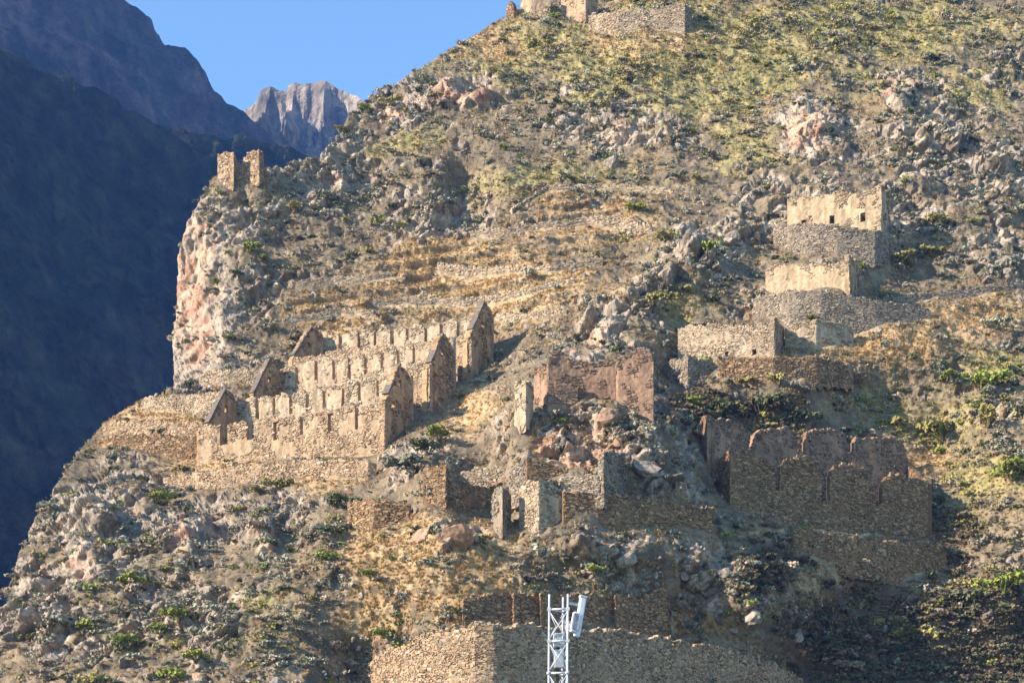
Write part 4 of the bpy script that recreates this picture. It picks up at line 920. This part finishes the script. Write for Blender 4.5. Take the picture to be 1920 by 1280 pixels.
PL = [(300,938,2.3,'green',"vivid green bush below the left end of the terrace wall under the storehouses"),(598,1048,1.9,'green',"pale green bush on its own amid the lower left rocks, below the small cliffs"),
 (250,1098,1.9,'green',"light green bush on the rocks of the lower left ridge"),(338,1160,2.2,'green',"upper bush of the bright green row on the lower left slope"),(296,1188,2.0,'green',"middle bush of the bright green row on the lower left slope"),
 (246,1214,2.2,'green',"lowest bush of the bright green row on the lower left slope"),(314,1270,2.0,'green',"round green bush at the bottom edge, beside two pale boulders"),(362,1238,1.6,'green',"small yellow-green bush just above the round one at the bottom edge"),
 (722,1200,2.0,'green',"lone green bush left of the big rounded retaining wall"),(1186,392,2.4,'green',"bright yellow-green shrub above the curved farming terrace wall"),(1246,446,2.2,'olive',"olive shrub at the right end of the curved farming terrace wall"),
 (1318,476,2.4,'green',"green shrub high in the grassy gap between the grey rock ribs"),(1276,548,2.2,'olive',"olive shrub low in the grassy gap between the grey rock ribs"),(1228,572,2.4,'olive',"olive shrub beside the orange rock face above the knoll"),
 (1762,420,3.0,'olive',"round olive bush right of the topmost plastered storehouse"),(1832,728,3.3,'green',"large bright green bush near the right edge, below the orange grass"),(1778,712,2.0,'green',"small green bush left of the large bright one near the right edge"),
 (1892,898,3.4,'green',"large green bush at the right edge, above the shaded gully"),(1758,822,3.8,'olive',"wide olive bush above the right end of the gully ruin"),(1690,800,2.4,'olive',"olive bush between the gully ruin and the long low storehouse slope"),
 (1850,792,2.8,'olive',"olive bush below the large bright green bush"),(1520,600,1.2,'olive',"tiny olive shrub growing on the boulder face below the jagged storehouse"),(1692,350,1.4,'green',"small green shrub on the rock just above the topmost plastered storehouse"),
 (432,634,1.3,'green',"green shrub low on the tan cliff, above the visitors"),(462,468,2.0,'green',"dark-leaved green shrub high on the cliff face"),(492,482,1.5,'green',"small green shrub right of the larger one on the cliff face"),(402,532,1.6,'green',"green shrub on the outer edge of the cliff"),
 (446,520,1.4,'dark',"dark shrub in the middle of the cliff face"),(556,392,1.6,'olive',"olive shrub on the rocks below the lookout stubs"),(694,206,2.0,'green',"green bush on the skyline where the far cliffs disappear"),(736,192,2.0,'olive',"olive bush on the skyline shoulder above the tan rock band"),
 (642,246,1.7,'olive',"olive bush at the edge of the ridge beside the distant cliffs"),(772,882,3.2,'grey',"big grey-green bush right of the lowest storehouse's gable end"),(826,826,2.2,'green',"green bush on the slope between the gables and the knoll"),(802,846,2.2,'dark',"dark bush next to the big grey-green one near the gable end"),
 (1300,756,1.6,'green',"small bright bush in the dark hollow behind the knoll ruin"),(1352,772,2.6,'dark',"dark bush in the hollow right of the knoll ruin"),(1424,772,3.6,'dark',"wide dark bush above the left part of the gully ruin"),(1492,796,3.2,'dark',"dark bush touching the rear wall of the gully ruin"),
 (1824,1130,3.4,'dark',"dark bush in the shaded gully at the lower right"),(1884,1110,3.2,'green',"green-topped bush half in shade at the lower right edge"),(1470,1066,1.8,'dry',"pale dry bush in the shade below the long wall"),(692,1078,1.4,'green',"tiny green bush in the straw slope left of centre bottom"),
 (1116,1082,1.4,'green',"small green tuft bush on the grey rocks above the mast"),(522,912,1.9,'olive',"olive bush under the middle of the storehouse terrace wall"),(484,922,1.7,'olive',"olive bush at the cliff top left of the other under the terrace wall"),(642,946,2.2,'dark',"dark bush beside the short low wall on the straw slope"),
 (356,724,1.6,'dark',"dark bush at the cliff foot beside the crowd of visitors"),(1692,490,2.4,'olive',"olive bush right of the rounded retaining wall"),(1742,478,2.2,'olive',"olive bush farther right of the rounded retaining wall, below the round bush"),(1872,612,2.2,'grey',"grey bush on the orange grass slope at the right"),
 (1462,716,1.8,'olive',"olive bush under the dark retaining wall of the long low storehouse"),(1402,722,1.8,'olive',"olive bush left of the other under the dark retaining wall"),(1600,1265,2.6,'dry',"dry bush at the bottom of the shaded gully"),(1730,1265,2.8,'dark',"dark bush at the bottom edge of the shaded gully"),(560,1190,1.8,'grey',"grey bush on the lower slope left of the lone green one")]
for a_ in PL: plant(*a_)
# blue-green agave in the gully
i = on_ground(1680, 1222); root = bpy.data.objects.new("agave", None); COL.objects.link(root); root.location = POS[i]; tag(root, "blue-green agave rosette in the shaded gully at the lower right", "agave", None, 'thing')
bm = bmesh.new()
c_ = [Vector((0, -.14, 0)), Vector((0, .14, 0)), Vector((.7, .17, .75)), Vector((.7, -.17, .75)), Vector((1.25, 0, 1.5)), Vector((.72, 0, .66)), Vector((0, 0, -.06))]
vv_ = [bm.verts.new(q_) for q_ in c_]
for f_ in ((0, 3, 5, 6), (6, 5, 2, 1), (3, 4, 5), (5, 4, 2)): bm.faces.new([vv_[e] for e in f_])
lm = bpy.data.meshes.new("leaf"); bm.to_mesh(lm); bm.free(); lm.materials.append(LEAF['cactus'])
for k_ in range(16):
    o = link("leaf", lm, root); o.rotation_euler = (0, random.uniform(-.5, .35), k_ * 2.4); o.scale = (1, 1, random.uniform(.8, 1.1))

BO = [(1198,872,3.0,0,"large flat grey boulder beside the broken chambers"),(1262,888,2.2,0,"grey boulder right of the large flat one under the knoll"),(1412,1158,1.9,0,"sunlit round boulder at the edge of the shaded gully"),(1186,1046,1.9,0,"pointed grey rock on the outcrop right of centre bottom"),
 (786,1000,2.4,1,"rust-brown rock bulge left of the low ruins"),(858,994,2.6,1,"broad rust-brown rock under the sagging wall"),(1312,706,2.0,0,"grey boulder at the foot of the bulging retaining wall"),(1238,722,2.2,1,"reddish boulder against the right side of the knoll ruin"),
 (522,1276,2.0,0,"pale grey boulder at the bottom edge, lower left"),(378,1264,1.7,1,"pinkish upright boulder at the bottom edge, lower left"),(602,602,1.1,0,"small dark rock on the grass above the smallest gable"),(1148,300,2.8,0,"smooth pale rock on the upper slope, in the middle"),
 (1742,392,2.6,0,"dark rock in the shadow beside the topmost plastered storehouse"),(1466,412,1.4,0,"small split rock left of the topmost plastered storehouse"),(1560,606,1.5,0,"big rock between the jagged storehouse and the pale recess wall"),(1150,770,2.4,1,"slab of reddish rock under the knoll ruin"),
 (1040,862,2.2,1,"pale pink rock slab below the red rock face"),(1500,1190,1.6,0,"grey rock on the lit strip above the retaining wall"),(1350,1160,1.3,0,"small grey rock near the seam wall's right end"),(712,928,.7,0,"small white rock on the slope above the short low wall")]
for (u_, v_, r_, kk, lab) in BO:
    i = on_ground(u_, v_); me = RKB[random.randrange(4)].copy(); me.materials.clear(); me.materials.append((M_boulder, M_boulder2)[kk])
    o = link("boulder", me); o.location = POS[i] + np.array([0, .15 * r_, -.25 * r_]); o.scale = (r_ * 1.1, r_, r_ * .85); o.rotation_euler = (random.uniform(-.4, .4), random.uniform(-.6, .1), random.uniform(0, 6))
    tag(o, lab, "boulder", None, 'thing')

# ------------------------------------------------------------------ stone stair in the gully
root = bpy.data.objects.new("stone_stairway", None); COL.objects.link(root); tag(root, "worn stone stairway climbing right through the shaded gully", "stairs", None, 'thing')
i0 = on_ground(1608, 1182); root.location = POS[i0]
stepm = RK[2].copy(); stepm.materials.clear(); stepm.materials.append(M_boulder)
for k_ in range(17):
    t = k_ / 16; i = on_ground(1608 + 108 * t, 1182 - 98 * t)
    o = link("step", stepm, root); o.location = Vector(POS[i] - POS[i0]) + Vector((random.uniform(-.2, .2), -.1, .02)); o.scale = (1.35, .6, .2); o.rotation_euler = (0, 0, random.uniform(-.2, .2))

# ------------------------------------------------------------------ visitors on the ledge
SKIN = plain_mat("skin", lin(190, 140, 110) * .7, var=.05)
def body_mesh(pose):
    me = bpy.data.meshes.new("body_" + pose); bm = bmesh.new(); lay = bm.verts.layers.skin.verify()
    if pose == 'stand':
        J = dict(pel=((0, 0, .95), .15), wai=((0, 0, 1.12), .135), che=((0, 0, 1.32), .165), nek=((0, 0, 1.47), .06), hea=((0, -.02, 1.58), .095), top=((0, -.01, 1.70), .085), hl=((-.1, 0, .88), .10), kl=((-.11, -.02, .5), .07), al=((-.12, .02, .1), .05), fl=((-.13, -.15, .04), .045), hr=((.1, 0, .88), .10), kr=((.12, -.05, .5), .07), ar=((.13, 0, .1), .05), fr=((.15, -.17, .04), .045),
                 sl=((-.19, 0, 1.4), .07), el=((-.27, .03, 1.13), .05), wl=((-.26, -.1, .92), .035), gl=((-.25, -.14, .84), .04), sr=((.19, 0, 1.4), .07), er=((.28, .02, 1.13), .05), wr=((.24, -.16, .98), .035), gr=((.22, -.22, .92), .04))
    else:
        J = dict(pel=((0, 0, .16), .16), wai=((0, .02, .33), .14), che=((0, 0, .53), .165), nek=((0, -.03, .68), .06), hea=((0, -.05, .79), .095), top=((0, -.04, .91), .085), hl=((-.1, -.05, .15), .11), kl=((-.16, -.42, .40), .075), al=((-.15, -.55, .08), .05), fl=((-.15, -.7, .04), .045), hr=((.1, -.05, .15), .11), kr=((.15, -.45, .36), .075), ar=((.16, -.6, .06), .05), fr=((.17, -.75, .04), .045),
                 sl=((-.19, 0, .61), .07), el=((-.28, -.06, .36), .05), wl=((-.2, -.27, .36), .035), gl=((-.16, -.35, .38), .04), sr=((.19, 0, .61), .07), er=((.28, -.08, .36), .05), wr=((.2, -.3, .38), .035), gr=((.15, -.38, .4), .04))
    V_ = {}
    for k_, (p, r_) in J.items():
        q_ = bm.verts.new(p); q_[lay].radius = (r_, r_); V_[k_] = q_
    V_['pel'][lay].use_root = True
    for a_, b_ in (('pel', 'wai'), ('wai', 'che'), ('che', 'nek'), ('nek', 'hea'), ('hea', 'top'), ('pel', 'hl'), ('hl', 'kl'), ('kl', 'al'), ('al', 'fl'), ('pel', 'hr'), ('hr', 'kr'), ('kr', 'ar'), ('ar', 'fr'), ('che', 'sl'), ('sl', 'el'), ('el', 'wl'), ('wl', 'gl'), ('che', 'sr'), ('sr', 'er'), ('er', 'wr'), ('wr', 'gr')):
        bm.edges.new((V_[a_], V_[b_]))
    bm.to_mesh(me); bm.free()
    o = bpy.data.objects.new("tmp", me); COL.objects.link(o); o.modifiers.new("skin", 'SKIN'); sb = o.modifiers.new("sub", 'SUBSURF'); sb.levels = 1; sb.render_levels = 1
    dg = bpy.context.evaluated_depsgraph_get(); out = bpy.data.meshes.new_from_object(o.evaluated_get(dg)); bpy.data.objects.remove(o)
    return out
BODY = {k_: body_mesh(k_) for k_ in ('stand', 'sit')}
CLOTH = {}
def cloth(c):
    if c not in CLOTH: CLOTH[c] = plain_mat("cloth_%02x%02x%02x" % c, lin(*c) * .8, var=.08)
    return CLOTH[c]
bmh = bmesh.new(); bmesh.ops.create_uvsphere(bmh, u_segments=10, v_segments=7, radius=.115)
for q_ in bmh.verts:
    if q_.co.z < -.02: q_.co.z = -.02 + (q_.co.z + .02) * .3; q_.co.x *= 1.02
HAIR = bpy.data.meshes.new("hair"); bmh.to_mesh(HAIR); bmh.free()
bmh = bmesh.new(); bmesh.ops.create_cone(bmh, cap_ends=True, segments=14, radius1=.2, radius2=.19, depth=.02); bmesh.ops.create_cone(bmh, cap_ends=True, segments=12, radius1=.12, radius2=.10, depth=.12, matrix=Matrix.Translation((0, 0, .06)))
HAT = bpy.data.meshes.new("sun_hat"); bmh.to_mesh(HAT); bmh.free()
PE = [(306,744,'stand',(44,46,58),(40,40,48),None,"standing person in dark clothes, nearest to the terrace corner"),(318,742,'stand',(34,38,40),(50,48,52),None,"standing person in black, right of the other at the terrace corner"),
 (294,748,'sit',(52,54,72),(44,44,50),None,"person in dark blue sitting at the very edge of the terrace"),(348,738,'sit',(120,92,150),(60,60,80),(225,215,200),"person in a purple top sitting at the crowd's left end"),
 (356,736,'sit',(230,228,224),(90,80,70),None,"person in a white top sitting second from the crowd's left end"),(363,738,'sit',(196,170,150),(60,60,70),(235,225,200),"person in a beige top with pale hat, left half of the crowd"),
 (370,735,'stand',(60,90,190),(50,50,60),(240,236,228),"person in a bright blue jacket standing in the crowd"),(376,738,'sit',(220,176,70),(60,56,60),None,"person in yellow sitting in front of the blue jacket"),
 (383,736,'sit',(90,90,100),(70,60,60),(200,180,150),"person in a grey top with straw hat in mid-crowd"),(389,735,'stand',(236,232,230),(60,66,90),None,"person in white standing in mid-crowd"),
 (395,737,'sit',(200,120,140),(60,60,66),None,"person in pink sitting right of the standing white shirt"),(401,734,'stand',(214,110,60),(70,64,60),None,"person in an orange jacket standing at the crowd's right part"),
 (407,736,'sit',(60,60,66),(50,50,56),(230,220,205),"person in black with pale hat sitting beside the orange jacket"),(414,733,'stand',(226,196,200),(80,80,96),(244,240,236),"person in a pale pink top and white hat at the crowd's right end")]
for k_, (u_, v_, pose, sc_, tc_, hat, lab) in enumerate(PE):
    i = on_ground(u_, v_ - 7)
    root = bpy.data.objects.new("person", None); COL.objects.link(root); root.location = POS[i]; root.rotation_euler = (0, 0, random.uniform(-.8, .8)); tag(root, lab, "person", "visitors on the terrace ledge", 'thing')
    me = BODY[pose].copy(); me.materials.clear()
    for m_ in (SKIN, cloth(sc_), cloth(tc_)): me.materials.append(m_)
    for p_ in me.polygons:
        c_ = p_.center; p_.use_smooth = True
        if pose == 'stand': p_.material_index = 0 if c_.z > 1.45 or (abs(c_.x) > .2 and c_.z < 1.02) else (1 if c_.z > .93 else 2)
        else: p_.material_index = 0 if c_.z > .66 or (abs(c_.x) < .26 and c_.y < -.24 and c_.z > .33 and abs(c_.x) < .2 and c_.z > .42) else (1 if c_.z > .2 and c_.y > -.3 else 2)
    o = link("body", me, root)
    hz = 1.66 if pose == 'stand' else .87; hy = 0 if pose == 'stand' else -.04
    if hat:
        hh = HAT.copy(); hh.materials.append(cloth(hat)); o = link("sun_hat", hh, root); o.location = (0, hy, hz + .06)
    else:
        hh = HAIR.copy(); hh.materials.append(cloth((44, 34, 28))); o = link("hair", hh, root); o.location = (0, hy + .02, hz - .0)

# ------------------------------------------------------------------ lattice mast with antennas in front
M_galv = plain_mat("painted_steel", (.50, .51, .52), rough=.5, var=.22, scale=14, spec=.4)
M_panel = plain_mat("antenna_housing", (.72, .72, .73), rough=.5, var=.05, scale=5, spec=.4)
M_box = plain_mat("grey_equipment_box", (.42, .43, .44), rough=.5, var=.08, scale=5, spec=.4)
def tube(name, a, b, r_, parent, mat, n_=10):
    a = Vector(a); b = Vector(b); d = b - a; bm = bmesh.new()
    bmesh.ops.create_cone(bm, cap_ends=True, segments=n_, radius1=r_, radius2=r_, depth=d.length, matrix=Matrix.Translation((a + b) / 2) @ d.to_track_quat('Z', 'Y').to_matrix().to_4x4())
    me = bpy.data.meshes.new(name); bm.to_mesh(me); bm.free()
    for p_ in me.polygons: p_.use_smooth = len(p_.vertices) == 4
    return link(name, me, parent, mat)
def rbox(name, size, loc, parent, mat, rot=(0, 0, 0), bev=.012):
    bm = bmesh.new(); bmesh.ops.create_cube(bm, size=1)
    for q_ in bm.verts: q_.co = Vector((q_.co.x * size[0], q_.co.y * size[1], q_.co.z * size[2]))
    bmesh.ops.bevel(bm, geom=bm.edges[:], offset=bev, segments=2, affect='EDGES', profile=.5)
    me = bpy.data.meshes.new(name); bm.to_mesh(me); bm.free(); o = link(name, me, parent, mat); o.location = loc; o.rotation_euler = rot; return o
MD = 30.0
M_cable = plain_mat("black_cable", (.03, .03, .032), rough=.6, var=.1)
mast = bpy.data.objects.new("lattice_mast", None); COL.objects.link(mast); mast.location = ((1041 - CX) / F * MD, MD, -1.7); mast.rotation_euler = (0, math.radians(.45), 0)
tag(mast, "slim white lattice antenna mast rising from the bottom edge", "antenna mast", None, 'thing')
LEGS = [(-.17, -.06), (.175, -.12), (.095, .2)]; TOPZ = 1.7 + (H0 - 1115) / F * MD
for (x, y) in LEGS: tube("leg", (x, y, 0), (x, y, TOPZ), .0205, mast, M_galv)
lv = [TOPZ - .28 - .595 * k_ for k_ in range(12)]
for k_, z in enumerate(lv):
    for (a_, b_) in ((0, 1), (1, 2), (2, 0)):
        tube("rung", (*LEGS[a_], z), (*LEGS[b_], z), .02 if (a_, b_) == (0, 1) else .012, mast, M_galv, 8)
        if k_ < 11:
            z2 = lv[k_ + 1]
            tube("brace", (*LEGS[a_], z - .03), (*LEGS[b_], z2 + .03), .009, mast, M_galv, 6); tube("brace", (*LEGS[b_], z - .03), (*LEGS[a_], z2 + .03), .009, mast, M_galv, 6)
for (x, y) in LEGS:
    for zz in (lv[2] , lv[7]):
        tube("flange", (x, y, zz - .02), (x, y, zz + .02), .042, mast, M_galv, 12)
zc = 1.7 + (H0 - 1157) / F * MD
an = rbox("antenna_panel", (.13, .09, .76), (.40, -.05, zc), mast, M_panel, (0, math.radians(10), .3), .03)
rbox("mounting_bracket", (.20, .04, .05), (-.13, .02, .22), an, M_galv, (0, 0, 0), .008); rbox("mounting_bracket", (.20, .04, .05), (-.12, .02, -.22), an, M_galv, (0, 0, 0), .008)
ru = rbox("radio_unit", (.11, .12, .38), (-.10, -.06, -.13), an, M_panel, (0, 0, 0), .02)
for q_ in range(3): rbox("cooling_fin", (.09, .02, .30), (-.03 + .03 * q_, -.07, 0), ru, M_galv, (0, 0, 0), .004)
rbox("end_cap", (.152, .102, .06), (0, 0, .385), an, M_galv, (0, 0, 0), .02)
bx = rbox("equipment_box", (.20, .14, .26), (.02, .04, 1.7 + (H0 - 1199) / F * MD), mast, M_box, (0, 0, .2), .015)
rbox("equipment_box", (.17, .12, .34), (.02, .04, 1.7 + (H0 - 1234) / F * MD), mast, M_box, (0, 0, .2), .015)
tube("cable", (.10, -.02, zc - .30), (.03, .02, zc - .75), .012, mast, M_box, 6)

for k_ in range(3):
    prev = None
    for q_ in range(9):
        z = TOPZ - .35 - q_ * .55; pt = (-.02 + .022 * k_ + .01 * math.sin(q_ * 1.7 + k_), .07 + .01 * math.cos(q_ * 2.1), z)
        if prev: tube("feeder_cable", prev, pt, .008, mast, M_cable, 6)
        prev = pt
for z in lv[:6]:
    for (x, y) in LEGS[:2]: rbox("bolt_plate", (.07, .012, .06), (x, y - .026, z), mast, M_box, (0, 0, 0), .003)
